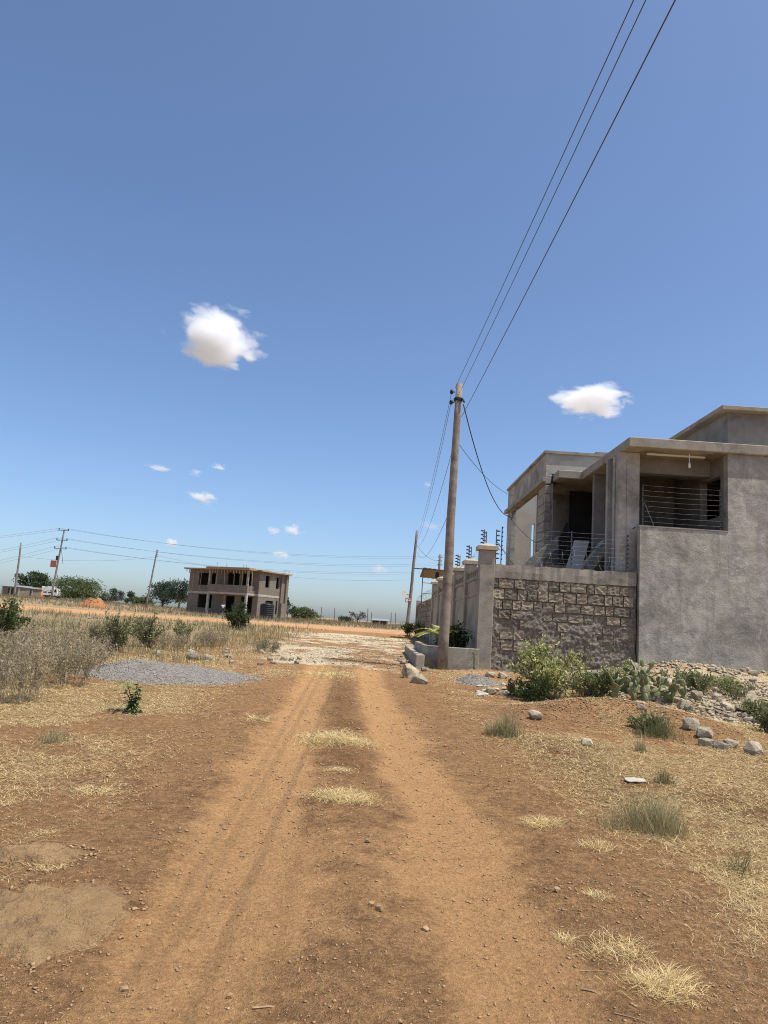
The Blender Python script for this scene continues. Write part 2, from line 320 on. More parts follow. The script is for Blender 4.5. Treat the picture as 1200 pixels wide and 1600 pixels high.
def build_ground():
    rad = np.concatenate([[.25], np.geomspace(.5, 60, 330), np.geomspace(62, 30000, 110)])
    ang = np.concatenate([np.radians(np.arange(-42, 42.001, .25)), np.radians(np.arange(45, 318, 3.0))])   # from +Y clockwise
    nr, na = len(rad), len(ang); R, A = np.meshgrid(rad, ang, indexing='ij')
    X = (R*np.sin(A)).ravel(); Y = (R*np.cos(A)).ravel(); Z = H(X, Y)
    V = np.stack([X, Y, Z], 1); V = np.concatenate([V, [[0, 0, Hz(0, 0)]]])
    i, j = np.meshgrid(np.arange(nr-1), np.arange(na), indexing='ij'); j2 = (j+1) % na
    Q = np.stack([i*na+j, (i+1)*na+j, (i+1)*na+j2, i*na+j2], -1).reshape(-1, 4)[:, ::-1]
    T = np.stack([np.full(na, nr*na), np.arange(na), (np.arange(na)+1) % na], 1)[:, ::-1]
    m1, m2 = masks(V[:, 0], V[:, 1])
    qc = V[Q].mean(1); x, y = qc[:, 0], qc[:, 1]
    wob = .5*(fbm(x, y, .8, 3)-.5)
    road = (x > cL(y)-.75+wob) & (x < cR(y)+.8+wob) & (y < 19) & (y > -40)
    cross = (~road) & (m1[Q].mean(1)[:, 2] > .5) & (y > 35) & (x > -120) & (x < 40)
    junc = (~road) & (~cross) & (y >= 19) & (y < 50) & (x > -3.4+wob-.1*(y-19)*.3) & (x < 1.3+wob)
    for name, sel, tri in (('dirt_road', road, 0), ('cross_road', cross, 0), ('gravel_junction', junc, 0), ('ground', ~(road | cross | junc), 1)):
        q = Q[sel]; ids = np.unique(q)
        if tri: ids = np.unique(np.concatenate([ids, T.ravel()]))
        mp = np.zeros(len(V), int); mp[ids] = np.arange(len(ids))
        o = np_mesh(name, V[ids], [mp[q]]+([mp[T]] if tri else []), M['earth'], m1[ids], smooth=True, attr='mask1')
        a = o.data.attributes.new('mask2', 'FLOAT_COLOR', 'POINT')
        a.data.foreach_set('color', np.concatenate([m2[ids], np.ones((len(ids), 1))], 1).astype(np.float32).ravel())
        tag(o, kind='structure')
build_ground()

# ------------------------------------------------------------------ clouds
def cloud(px, py, wpx, hpx, dist, label, dens=1.0, seed=0, wisp=.5):
    d = ray(px, py).normalized(); c = Vector((0, 0, CZ))+d*dist
    w = wpx/F*dist*.5; h = hpx/F*dist*.5
    bm = bmesh.new(); bmesh.ops.create_icosphere(bm, subdivisions=2, radius=1.25)
    me = bpy.data.meshes.new('cloud'); bm.to_mesh(me); bm.free()
    o = bpy.data.objects.new('cloud', me); o.location = c; o.scale = (w, w*.8, h)
    o.rotation_euler = (0, math.radians(4), -math.atan2(d.x, d.y)); link(o)
    m = bpy.data.materials.new('cloud_vapour'); m.use_nodes = True; nt = m.node_tree; nt.nodes.clear()
    out = nt.nodes.new('ShaderNodeOutputMaterial'); pv = nt.nodes.new('ShaderNodeVolumePrincipled')
    p = objc(nt)
    ofs = nt.nodes.new('ShaderNodeVectorMath'); ofs.operation = 'ADD'; nt.links.new(p, ofs.inputs[0]); ofs.inputs[1].default_value = (seed*3.7, seed*1.3, seed*2.1)
    ln = nt.nodes.new('ShaderNodeVectorMath'); ln.operation = 'LENGTH'; nt.links.new(p, ln.inputs[0])
    n = noise(nt, 1.5, 8, .58, ofs.outputs[0], .3)
    v = math_n(nt, 'SUBTRACT', math_n(nt, 'ADD', math_n(nt, 'MULTIPLY', n, 2.0+wisp), -.25-wisp*.5), math_n(nt, 'MULTIPLY', ln.outputs['Value'], 1.0))
    v = math_n(nt, 'MULTIPLY', v, 1.8, True)
    v = math_n(nt, 'MULTIPLY', v, (dens if dens == 1 else dens*.42)*8.5/w)
    nt.links.new(v, pv.inputs['Density']); pv.inputs['Color'].default_value = (.975, .985, 1, 1); pv.inputs['Anisotropy'].default_value = .2
    nt.links.new(pv.outputs[0], out.inputs['Volume'])
    try: m.cycles.volume_step_rate = .35
    except Exception: pass
    me.materials.append(m); tag(o, label, 'cloud', 'small clouds in the blue sky')
cloud(340, 526, 150, 96, 3400, 'large puffy white cloud alone high in the left half of the sky', 1, 1)
cloud(924, 626, 122, 50, 4000, 'flat white cloud above the roof of the grey plastered house', 1, 2)
cloud(317, 777, 48, 22, 6500, 'small white cloud above the unfinished stone house, lowest of its cluster', .7, 3, .7)
cloud(248, 731, 46, 14, 6500, 'thin wispy cloud left of the small cluster under the big cloud', .35, 4, .8)
cloud(342, 730, 26, 12, 6500, 'faint small cloud at the right end of the small cluster', .35, 5, .8)
cloud(306, 738, 26, 14, 6500, 'very faint wisp in the middle of the small cluster', .16, 6, .8)
cloud(458, 828, 36, 20, 9000, 'small white cloud up and right of the unfinished stone house', .7, 7, .6)
cloud(428, 829, 24, 16, 9000, 'tiny faint cloud just left of a small white one', .3, 8, .8)
cloud(268, 847, 26, 14, 9500, 'tiny cloud low over the slim pole by the field', .6, 9, .5)
cloud(440, 866, 34, 14, 11000, 'small low cloud just above the unfinished house roof end', .5, 10, .7)
cloud(595, 890, 40, 18, 11000, 'faint low cloud above the road junction', .25, 11, .8)
cloud(672, 822, 42, 20, 9000, 'faint cloud between the two timber poles by the wall', .10, 12, .8)
cloud(668, 757, 16, 11, 7500, 'tiny faint cloud left of the tall near pole', .15, 13, .7)

# ------------------------------------------------------------------ vegetation generators
def rot_basis(d):
    d = d/np.maximum(np.linalg.norm(d, axis=1, keepdims=True), 1e-9)
    up = np.tile([[0., 0, 1]], (len(d), 1)); up[np.abs(d[:, 2]) > .95] = [1, 0, 0]
    u = np.cross(d, up); u /= np.maximum(np.linalg.norm(u, axis=1, keepdims=True), 1e-9)
    return d, u, np.cross(u, d)
def leaves(P, D, L, Wd, cols, fold=.15):
    """diamond leaves: root P, direction D, length L, width Wd"""
    n = len(P); d, u, w = rot_basis(D)
    ph = RNG.random((n, 1))*2*PI; s = u*np.cos(ph)+w*np.sin(ph); nn = np.cross(s, d)
    L = np.asarray(L).reshape(-1, 1); Wd = np.asarray(Wd).reshape(-1, 1)
    A = P; B = P+d*L*.45+s*Wd*.5+nn*Wd*fold; C = P+d*L; E = P+d*L*.45-s*Wd*.5+nn*Wd*fold
    V = np.stack([A, B, C, E], 1).reshape(-1, 3); i = np.arange(n)*4
    Fa = np.concatenate([np.stack([i, i+1, i+2], 1), np.stack([i, i+2, i+3], 1)])
    return V, Fa, np.repeat(cols, 4, 0)
def blades(P, T, Wd, cols, bend=.25):
    """grass blades: base P, tip offset T (n,3), width"""
    n = len(P); d, u, w = rot_basis(T); a = RNG.random((n, 1))*2*PI
    s = np.stack([np.cos(a[:, 0]), np.sin(a[:, 0]), np.zeros(n)], 1)*np.asarray(Wd).reshape(-1, 1)*.5
    Hh = np.linalg.norm(T, axis=1, keepdims=True)
    mid = P+T*.55+np.array([0, 0, 1.])*Hh*bend*.5
    V = np.stack([P-s, P+s, mid+s*.7, mid-s*.7, P+T], 1).reshape(-1, 3); i = np.arange(n)*5
    return V, np.stack([i, i+1, i+2, i+3], 1), np.stack([i+3, i+2, i+4], 1), np.repeat(cols, 5, 0)
def blade_obj(name, P, T, Wd, cols, bend=.25, mat='grassmat', parent=None):
    V, q, t, c = blades(P, T, Wd, cols, bend); return np_mesh(name, V, [q, t], M[mat], c, parent)
def palette(n, cs, jit=.25):
    cs = np.array(cs); k = RNG.integers(0, len(cs), n); c = cs[k]*(1+jit*(RNG.random((n, 1))*2-1)); return np.clip(c, 0, 1)
def dirs(n, up=0.0):
    v = RNG.normal(size=(n, 3)); v[:, 2] += up; return v/np.linalg.norm(v, axis=1, keepdims=True)

def tree(label, px, Y, top_py, base_z=None, width=5.0, clumps=14, n=5000, leaf=.3, cols=((.05, .08, .02),), flat=.6, trunk_r=.18, seed=0, group=None, name='tree', sparse=1.0, base_py=None, stem=.25, lean=0):
    global RNG
    old = RNG; RNG = np.random.default_rng(100+seed)
    x = atY(px, base_py or 940, Y).x; zb = Hz(x, Y) if base_z is None else base_z
    ztop = atY(px, top_py, Y).z; h = ztop-zb
    e = empty(name, (x, Y, zb), label, 'tree', group)
    cz0 = h*stem
    cl = []
    for k in range(clumps):
        a = RNG.random()*2*PI; rr = math.sqrt(RNG.random())*width*.62
        t = RNG.random(); zc = cz0+(h-cz0)*(.12+.78*t)
        taper = math.sqrt(max(0.05, 1-(abs(t-.42)/.75)**2))
        cl.append((rr*taper*math.cos(a)*.85, rr*taper*math.sin(a)*.85, zc, width*(.14+.13*RNG.random())))
    cl = np.array(cl)
    cl[:, 2] = np.minimum(cl[:, 2], h-cl[:, 3]*flat)
    tm = MB(); top = (lean*.4, 0, h*.62)
    tm.tube([(0, 0, -.2), (.05*width*.3, .02, h*.25), top], [trunk_r*1.2, trunk_r, trunk_r*.5], 7)
    for c in cl[:12]:
        s = .25+.3*RNG.random(); st = Vector((top[0]*s, 0, h*.62*s+.05))
        md = st.lerp(Vector(c[:3]), .55)+Vector((0, 0, .05*h)); tm.tube([st, md, c[:3]], [trunk_r*.5, trunk_r*.3, trunk_r*.1], 5)
    tm.build('trunk', M['bark'], e, smooth=True)
    k = RNG.choice(len(cl), n, p=cl[:, 3]**2/np.sum(cl[:, 3]**2)); dv = dirs(n)
    rad = cl[k, 3]*(RNG.random(n)**.45)*(1+.35*RNG.normal(size=n)*sparse*.5)
    P = cl[k, :3]+dv*rad[:, None]*np.array([1, 1, flat])
    keep = fbm(P[:, 0]*1.0+P[:, 2]*.7+seed*7, P[:, 1]+P[:, 2]*.9, 1.6/max(leaf*4, .4), 2) > .36
    P = P[keep]; nn = len(P)
    c = palette(nn, cols, .3)
    V, Fa, cc = leaves(P, dirs(nn, -.1), leaf*(.6+.8*RNG.random(nn)), leaf*.55*(.7+.6*RNG.random(nn)), c)
    np_mesh('crown', V, [Fa], M['leaf'], cc, e)
    RNG = old; return e
def bush(name, label, x, y, w, h, nst=16, nl=1200, leaf=.06, cols=((.08, .11, .03),), stem_mat='bark', cat='bush', group=None, seed=0, up=.9, lw=.5, droop=0, zoff=0, twig=True, root=.06, thin=1.0):
    """stems that fork twice, with leaves along the twigs"""
    global RNG
    old = RNG; RNG = np.random.default_rng(300+seed)
    z = Hz(x, y)+zoff; e = empty(name, (x, y, z), label, cat, group); sm = MB(); LP = []; LD = []
    for k in range(nst):
        a = RNG.random()*2*PI; sp = RNG.random()**.6
        tip = Vector((math.cos(a)*w*.5*sp, math.sin(a)*w*.5*sp, h*(1-.45*sp**2)*(.65+.35*RNG.random())))
        rb = w*root*(.3+.7*RNG.random()); b = Vector((math.cos(a)*rb, math.sin(a)*rb, -.03)); md = b.lerp(tip, .5)+Vector((0, 0, h*.10))
        r0 = max(.003, h*.008)*thin; sm.tube([b, md, tip], [r0*1.5, r0, r0*.4], 4, False)
        segs = [(md, tip), (b.lerp(md, .5), md)]
        for q in range(4 if twig else 1):
            st = md.lerp(tip, RNG.random()) if RNG.random() < .7 else b.lerp(md, .4+.6*RNG.random())
            dv = Vector(dirs(1, up)[0])*h*(.16+.2*RNG.random()); en = st+dv
            sm.tube([st, en], [r0*.6, r0*.3], 3, False); segs.append((st, en))
        for (s0, s1) in segs:
            m = max(2, int(nl/(nst*len(segs)))); t = RNG.random(m)[:, None]
            pp = np.array(s0)*(1-t)+np.array(s1)*t; LP.append(pp)
            ax = np.array((s1-s0).normalized()); LD.append(dirs(m, up*.4-droop)+ax*.6)
    sm.build('stem', M[stem_mat], e)
    P = np.concatenate(LP); D = np.concatenate(LD); P = P+RNG.normal(size=P.shape)*leaf*.4
    P[:, 2] = np.maximum(P[:, 2], .01)
    V, Fa, cc = leaves(P, D, leaf*(.6+.8*RNG.random(len(P))), leaf*lw*(.7+.6*RNG.random(len(P))), palette(len(P), cols, .3))
    np_mesh('foliage', V, [Fa], M['leaf'], cc, e); RNG = old; return e
def tuft(label, x, y, r, h, n, cols, seed=0, group='grass tufts beside the road', flat=False, wd=.006):
    global RNG
    old = RNG; RNG = np.random.default_rng(700+seed); z = Hz(x, y)
    k = 15 if not flat else 11; ca = RNG.random(k)*2*PI; cr = np.sqrt(RNG.random(k)); cx, cy = cr*np.cos(ca), cr*np.sin(ca); cs = .15+.35*RNG.random(k)
    i = RNG.integers(0, k, n); ox = (cx[i]+RNG.normal(size=n)*cs[i])*r; oy = (cy[i]+RNG.normal(size=n)*cs[i])*r*.8
    P = np.stack([x+ox, y+oy, np.zeros(n)], 1); P[:, 2] = H(P[:, 0], P[:, 1])-.004
    a = RNG.random(n)*2*PI; hh = h*(.35+.75*RNG.random(n))*(1-.45*np.clip(np.hypot(ox, oy)/r, 0, 1.3))*(.6+.8*RNG.random(k)[i])
    sp = (1.2+1.6*RNG.random(n)) if flat else (.15+1.0*RNG.random(n)**1.6)
    if flat: hh = hh*.35; sp = sp*1.6
    T = np.stack([np.cos(a)*sp*hh, np.sin(a)*sp*hh, hh], 1); P -= np.array([x, y, z])
    o = blade_obj('grass_tuft', P, T, wd*(.5+.8*RNG.random(n)), palette(n, cols, .25), .2); o.location = (x, y, z)
    tag(o, label, 'grass tuft', group); RNG = old; return o

# ------------------------------------------------------------------ built things: world-coordinate parts under an empty
def root_of(o):
    while o.parent: o = o.parent
    return o
def part(mb, name, mat, parent, smooth=False, bevel=0, label=None):
    r = root_of(parent); l = r.location
    mb.v = [(p[0]-l.x, p[1]-l.y, p[2]-l.z) for p in mb.v]
    o = mb.build(name, M[mat] if isinstance(mat, str) else mat, parent, smooth, bevel)
    if label: o['label'] = label
    return o
def B(*a): return MB().box(*a)

# ---- grey plastered house at the right
def grey_house():
    e = empty('plastered_house', (9.5, 23, .5), 'unfinished grey plastered two-storey house with open balcony behind the stone wall', 'house')
    FY = 19.7
    w = part(B(7.2, 9.68, FY, FY+.2, .2, 4.72), 'balcony_wall', 'plaster', e)
    part(B(7.17, 9.68, FY-.015, FY+.21, 4.723, 4.76), 'sill', 'concrete', w)
    part(B(9.683, 17, FY, FY+.25, .2, 6.98), 'front_wall', 'plaster', e)
    # roof slab: front slab with its stepped left edge
    sl = MB().prism([(6.83, FY-.12), (17, FY-.12), (17, 33), (8.6, 33), (8.6, 27.4), (6.0, 27.4), (6.0, 24.3), (6.83, 24.3)], 6.985, 7.27, 'z')
    part(sl, 'roof_slab', 'concrete', e, bevel=.02)
    # column with vertical slots
    c = part(B(6.98, 7.36, 20.2, 21.35, .3, 6.98), 'column', 'plaster', e, bevel=.012)
    part(B(6.74, 6.977, 20.2, 20.42, .3, 6.98), 'fin', 'plaster', c, bevel=.012)
    part(B(6.80, 6.977, 20.72, 20.92, .3, 6.98), 'fin', 'plaster', c, bevel=.012)
    part(B(6.74, 6.977, 21.2, 21.35, .3, 6.98), 'fin', 'plaster', c, bevel=.012)
    # balcony interior
    bk = MB(); BY = 23.4
    bk.box(7.0, 7.35, BY, BY+.2, .3, 6.98); bk.box(7.95, 9.9, BY, BY+.2, .3, 6.98); bk.box(7.352, 7.948, BY, BY+.2, 6.0, 6.98); bk.box(7.352, 7.948, BY, BY+.2, .3, 3.5)
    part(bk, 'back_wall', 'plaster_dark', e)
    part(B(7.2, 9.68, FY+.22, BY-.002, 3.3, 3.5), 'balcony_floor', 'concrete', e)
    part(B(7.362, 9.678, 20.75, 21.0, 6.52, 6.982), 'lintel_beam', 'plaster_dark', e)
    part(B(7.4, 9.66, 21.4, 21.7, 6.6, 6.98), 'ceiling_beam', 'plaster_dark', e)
    # side wall of the balcony with a window opening
    sw = MB(); X0, X1 = 9.69, 9.9
    y0, y1, z0, z1 = 20.15, 21.45, 5.25, 6.45
    sw.box(X0, X1, FY+.252, y0, 3.3, 6.98); sw.box(X0, X1, y1, BY-.002, 3.3, 6.98); sw.box(X0, X1, y0+.002, y1-.002, 3.3, z0); sw.box(X0, X1, y0+.002, y1-.002, z1, 6.98)
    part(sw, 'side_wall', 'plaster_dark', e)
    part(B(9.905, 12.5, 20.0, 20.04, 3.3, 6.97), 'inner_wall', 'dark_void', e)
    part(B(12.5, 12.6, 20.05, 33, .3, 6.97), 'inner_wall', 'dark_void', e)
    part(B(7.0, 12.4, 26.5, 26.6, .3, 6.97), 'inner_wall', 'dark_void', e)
    for (x0, x1, yy) in ((7.55, 9.25, 20.15), (7.45, 8.45, 22.1), (7.45, 8.25, 22.6)):
        part(B(x0, x1, yy, yy+.07, 6.93, 6.978), 'ceiling_batten', 'white_paint', e)
    lm = part(MB().tube([(8.72, 20.0, 6.984), (8.72, 20.0, 6.75)], .012, 6), 'lamp_cord', 'white_paint', e)
    part(MB().tube([(8.72, 20.0, 6.76), (8.72, 20.0, 6.70), (8.72, 20.0, 6.62), (8.72, 20.0, 6.56)], [.02, .028, .045, .015], 8), 'bulb', 'white_paint', lm, True)
    # recessed porch between the column and the left wing
    pw = MB(); pw.box(5.95, 6.82, 27.2, 27.4, .3, 6.98); pw.box(7.55, 12.4, 27.2, 27.4, .3, 6.98); pw.box(6.822, 7.548, 27.2, 27.4, 5.9, 6.98)
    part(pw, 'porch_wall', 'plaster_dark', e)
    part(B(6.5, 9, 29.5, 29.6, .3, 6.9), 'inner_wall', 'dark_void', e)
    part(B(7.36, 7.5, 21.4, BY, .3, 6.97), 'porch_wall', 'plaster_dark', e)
    part(B(6.30, 6.42, 26.2, 26.32, 4.0, 6.55), 'post', 'plaster_pale', e)  # pale bar added in place of a sunlit slit opening, brightness in its colour
    part(B(5.9, 7.3, 24.6, 27.19, 3.75, 3.95), 'porch_floor', 'concrete', e)
    # left wing, open to the sky
    LX = 5.72; CY0, CY1 = 25.0, 32.5
    g = MB(); g.box(LX, LX+.2, CY0+1.1, CY1, .3, 4.25)
    g.box(LX, LX+.2, CY1-1.0, CY1, 4.252, 6.9); g.box(LX, LX+.2, CY0, CY1, 6.902, 8.0); g.box(LX, LX+.2, CY0, CY0+1.1, .3, 4.2)
    wing = part(g, 'wing_wall', 'plaster', e)
    fw = MB(); fw.box(LX+.2, 8.6, CY0, CY0+.2, 7.27, 8.0); part(fw, 'parapet', 'concrete_pale', e)
    part(B(LX+.2, LX+.28, CY0, CY0+1.05, .3, 6.9), 'wing_wall', 'plaster_dark', e)
    bw = MB(); bw.box(LX+.2, 6.82, CY1-.2, CY1, .3, 8.0); bw.box(6.95, 8.6, CY1-.2, CY1, .3, 8.0); bw.box(6.822, 6.948, CY1-.2, CY1, .3, 4.7); bw.box(6.822, 6.948, CY1-.2, CY1, 6.5, 8.0)
    part(bw, 'wing_wall', 'plaster_pale', e)
    part(B(8.4, 8.6, CY0+.2, CY1-.2, 7.28, 8.0), 'parapet', 'concrete_pale', e)
    z = 4.22; k = 0
    while z < 6.85:
        h = .33; part(B(LX-.012+.006*(k % 2), LX+.196, CY0-.01, CY0+1.09, z, min(z+h, 6.895)-.02), 'block', 'concrete', wing, bevel=.01); z += h; k += 1
    part(B(LX-.14, LX-.002, CY0-.15, CY1+.1, 6.93, 7.10), 'ledge', 'concrete', e, bevel=.01)
    cp = MB(); cp.box(LX-.07, LX+.27, CY0-.07, CY1+.07, 8.003, 8.10); cp.box(LX+.272, 8.66, CY0-.07, CY0+.27, 8.003, 8.10); cp.box(7.5, 8.6, CY0-.05, CY0+.25, 8.103, 8.17)
    part(cp, 'coping', 'concrete', e)
    # sloping stair flights and a leaning slab behind the stone wall
    def slab(a, b, t, wd, nm, mt):
        a = Vector(a); b = Vector(b); part(MB().prism([(a.x, a.z-t), (b.x, b.z-t), (b.x, b.z), (a.x, a.z)], a.y, a.y+wd, 'y'), nm, mt, e)
    p0 = atY(806, 889, 24.5); p1 = atY(872, 838, 24.5); slab(p0, p1, .42, .18, 'stair_stringer', 'plaster')
    p0 = atY(912, 885, 22.6); p1 = atY(945, 843, 22.6); slab(p0, p1, .5, .5, 'stair_stringer', 'plaster')
    q = [atY(884, 890, 22.2), atY(908, 890, 22.2), atY(921, 845, 22.7), atY(898, 844, 22.7)]
    mb = MB(); mb.add(q+[v+Vector((.02, .14, 0)) for v in q], [(0,1,2,3),(7,6,5,4),(0,4,5,1),(1,5,6,2),(2,6,7,3),(3,7,4,0)]); part(mb, 'leaning_slab', 'concrete_pale', e)
    part(B(5.92, 7.0, 24.75, 24.9, .3, 3.9), 'porch_wall', 'plaster_dark', e)
    # upper stair block on the roof
    u = MB(); u.box(10.0, 17, 20.3, 24.2, 7.272, 8.42); part(u, 'roof_block', 'plaster_dark', e)
    part(MB().prism([(9.72, 20.05), (17, 20.05), (17, 24.5), (9.72, 24.5)], 8.423, 8.56, 'z'), 'roof_block_slab', 'concrete', e, bevel=.015)
    # rest of the body
    part(B(7.5, 17, 32.8, 33, .3, 6.98), 'rear_wall', 'plaster', e)
    part(B(16.8, 17, 20, 32.8, .3, 6.97), 'side_wall', 'plaster', e)
    return e
grey_house()

# ---- electric fence on a line of posts: thing > post (> insulator), wire
def fence(label, A, Bp, z0, posts, h, nw, side=(0, -1), stay=None, wires=True, pr=.016, nameg='electric fences on the walls', wr=.0011):
    A = Vector(A); Bp = Vector(Bp); e = empty('electric_fence', (A.x, A.y, z0), label, 'fence', nameg)
    for t in posts:
        b = A.lerp(Bp, t); zz = z0 if not callable(z0) else z0(t)
        pm = part(MB().tube([(b.x, b.y, zz-.15), (b.x, b.y, zz+h)], pr, 6), 'post', 'steel', e)
        for k in range(nw):
            zk = zz+.12+(h-.16)*k/(nw-1)
            part(MB().tube([(b.x, b.y, zk), (b.x+side[0]*.04, b.y+side[1]*.04, zk), (b.x+side[0]*.10, b.y+side[1]*.10, zk)], [.014, .026, .02], 6), 'insulator', 'black', pm)
        if stay: part(MB().tube([(b.x, b.y, zz+h*.65), (b.x+stay[0], b.y+stay[1], zz-.05)], .012, 5), 'stay', 'steel', pm)
    if wires:
        for k in range(nw):
            zk = z0+.12+(h-.16)*k/(nw-1); o = Vector((side[0]*.09, side[1]*.09, 0))
            part(MB().tube([A+o+Vector((0, 0, zk-A.z)), A.lerp(Bp, .5)+o+Vector((0, 0, zk-A.z-.015)), Bp+o+Vector((0, 0, zk-A.z))], wr, 4), 'wire', 'wire', e)
    return e
fence('electric fence of eight wires across the open balcony of the grey house', (7.28, 19.85, 0), (9.6, 19.85, 0), 4.76, (0.02, .97), 1.2, 8, stay=(.35, 0))
fence('electric fence with black insulators on top of the raw stone wall', (3.3, 19.92, 0), (6.95, 19.92, 0), 3.44, (.02, .56, .99), 1.05, 8)
# coil of razor wire along the wall top
def razor(label, A, Bp, r, turns, amp=.02, wr=.0022):
    A = Vector(A); Bp = Vector(Bp); d = (Bp-A).normalized(); u = d.cross(Vector((0, 0, 1))).normalized(); pts = []
    n = turns*14
    for i in range(n+1):
        t = i/n; a = 2*PI*turns*t; rr = r*(1+.18*math.sin(7.3*t*turns)); pts.append(A.lerp(Bp, t)+u*math.cos(a)*rr+Vector((0, 0, 1))*(math.sin(a)*rr+r))
    o = MB().tube([p-A for p in pts], wr, 4).build('razor_wire', M['wire']); o.location = A
    return tag(o, label, 'razor wire', 'razor wire coils')
razor('loose coil of razor wire on top of the raw stone wall', (3.35, 19.88, 3.42), (7.0, 19.88, 3.45), .22, 11)

# ---- raw stone wall facing the camera
def stone_wall():
    e = empty('stone_wall', (5, 19.9, .4), 'raw stone block wall smeared with mortar between corner pillar and grey house', 'wall')
    X0, X1, Y = 3.12, 7.16, 19.86
    part(B(X0, X1, Y, Y+.18, .1, 3.05), 'core', 'mortar', e)
    # cast top beam with rough edge
    n = 40; mb = MB(); rr = random.Random(4)
    top = [3.40+.03*rr.random()+.01*math.sin(i) for i in range(n+1)]
    v = []; f = []
    for i in range(n+1):
        x = X0+(X1-X0)*i/n; fy = Y-.03-.02*rr.random()
        v += [(x, fy, 3.02+.03*rr.random()), (x, fy-.015*rr.random(), 3.22), (x, fy, top[i]), (x, Y+.2, top[i]+.01), (x, Y+.2, 3.03)]
    for i in range(n):
        for k in range(5): f.append((i*5+k, i*5+(k+1) % 5, (i+1)*5+(k+1) % 5, (i+1)*5+k))
    f += [(0, 1, 2, 3, 4), tuple(n*5+k for k in range(5))[::-1]]
    part(mb.add(v, f), 'top_beam', 'concrete', e, label='rough cast concrete band along the wall top')
    # rock-faced blocks: eight shared shapes, each block its own object
    shapes = []
    for s in range(8):
        r = random.Random(50+s); bm = bmesh.new(); G = 5
        vs = [[bm.verts.new(((i/G-.5)*(.92+.08*r.random()), -.5-(.34*r.random()-.08 if 0 < i < G and 0 < j < G else .26*r.random()), (j/G-.5)*(.90+.10*r.random()))) for j in range(G+1)] for i in range(G+1)]
        for i in range(G):
            for j in range(G): bm.faces.new((vs[i][j], vs[i+1][j], vs[i+1][j+1], vs[i][j+1]))
        rim = [vs[i][0] for i in range(G+1)]+[vs[G][j] for j in range(1, G+1)]+[vs[i][G] for i in range(G-1, -1, -1)]+[vs[0][j] for j in range(G-1, 0, -1)]
        bk = [bm.verts.new((q.co.x, .5, q.co.z)) for q in rim]
        for i in range(len(rim)): bm.faces.new((rim[i], bk[i], bk[(i+1) % len(rim)], rim[(i+1) % len(rim)]))
        bmesh.ops.recalc_face_normals(bm, faces=bm.faces)
        me = bpy.data.meshes.new('block'); bm.to_mesh(me); bm.free(); me.materials.append(M['block']); shapes.append(me)
    r = random.Random(9); z = 3.02; row = 0
    while z > .45:
        h = .25+.06*r.random() if row < 4 else .22+.09*r.random()
        x = X0+.01-(.2*r.random()); 
        while x < X1-.08:
            w = .22+.24*r.random(); xa = max(x, X0+.01); xb = min(x+w, X1-.01)
            if xb-xa > .08:
                o = bpy.data.objects.new('block', shapes[r.randrange(8)])
                dep = .10
                o.location = ((xa+xb)/2-e.location.x, Y+.012+(.02*r.random() if row < 3 else .055*r.random())-e.location.y, z-h/2-e.location.z)
                o.scale = (xb-xa-.022, dep, h-.028); o.rotation_euler = ((r.random()-.5)*.10, (r.random()-.5)*.05, (r.random()-.5)*.10)
                link(o, e)
            x += w
        z -= h; row += 1
    # smeared mortar, thicker towards the foot of the wall
    nx, nz = 170, 110; xs = np.linspace(X0, X1, nx); zs = np.linspace(.25, 3.03, nz); XX, ZZ = np.meshgrid(xs, zs, indexing='ij')
    nn = fbm(XX.ravel(), ZZ.ravel()*1.3, 2.2, 5).reshape(nx, nz); fine = fbm(XX.ravel(), ZZ.ravel(), 14, 3).reshape(nx, nz)
    amt = sst(2.75-ZZ, 0, 1.3)
    dep = -.06+.22*(nn-.5)+.11*(fine-.5)*amt+.045*amt+.05*sst(.8-ZZ, 0, .3)
    V = np.stack([XX-e.location.x, Y-.035-dep*.7-e.location.y, ZZ-e.location.z], -1).reshape(-1, 3)
    i, j = np.meshgrid(np.arange(nx-1), np.arange(nz-1), indexing='ij'); q = np.stack([i*nz+j, (i+1)*nz+j, (i+1)*nz+j+1, i*nz+j+1], -1).reshape(-1, 4)
    o = np_mesh('mortar_smears', V, [q], M['mortar'], None, e); o['kind'] = 'stuff'
stone_wall()

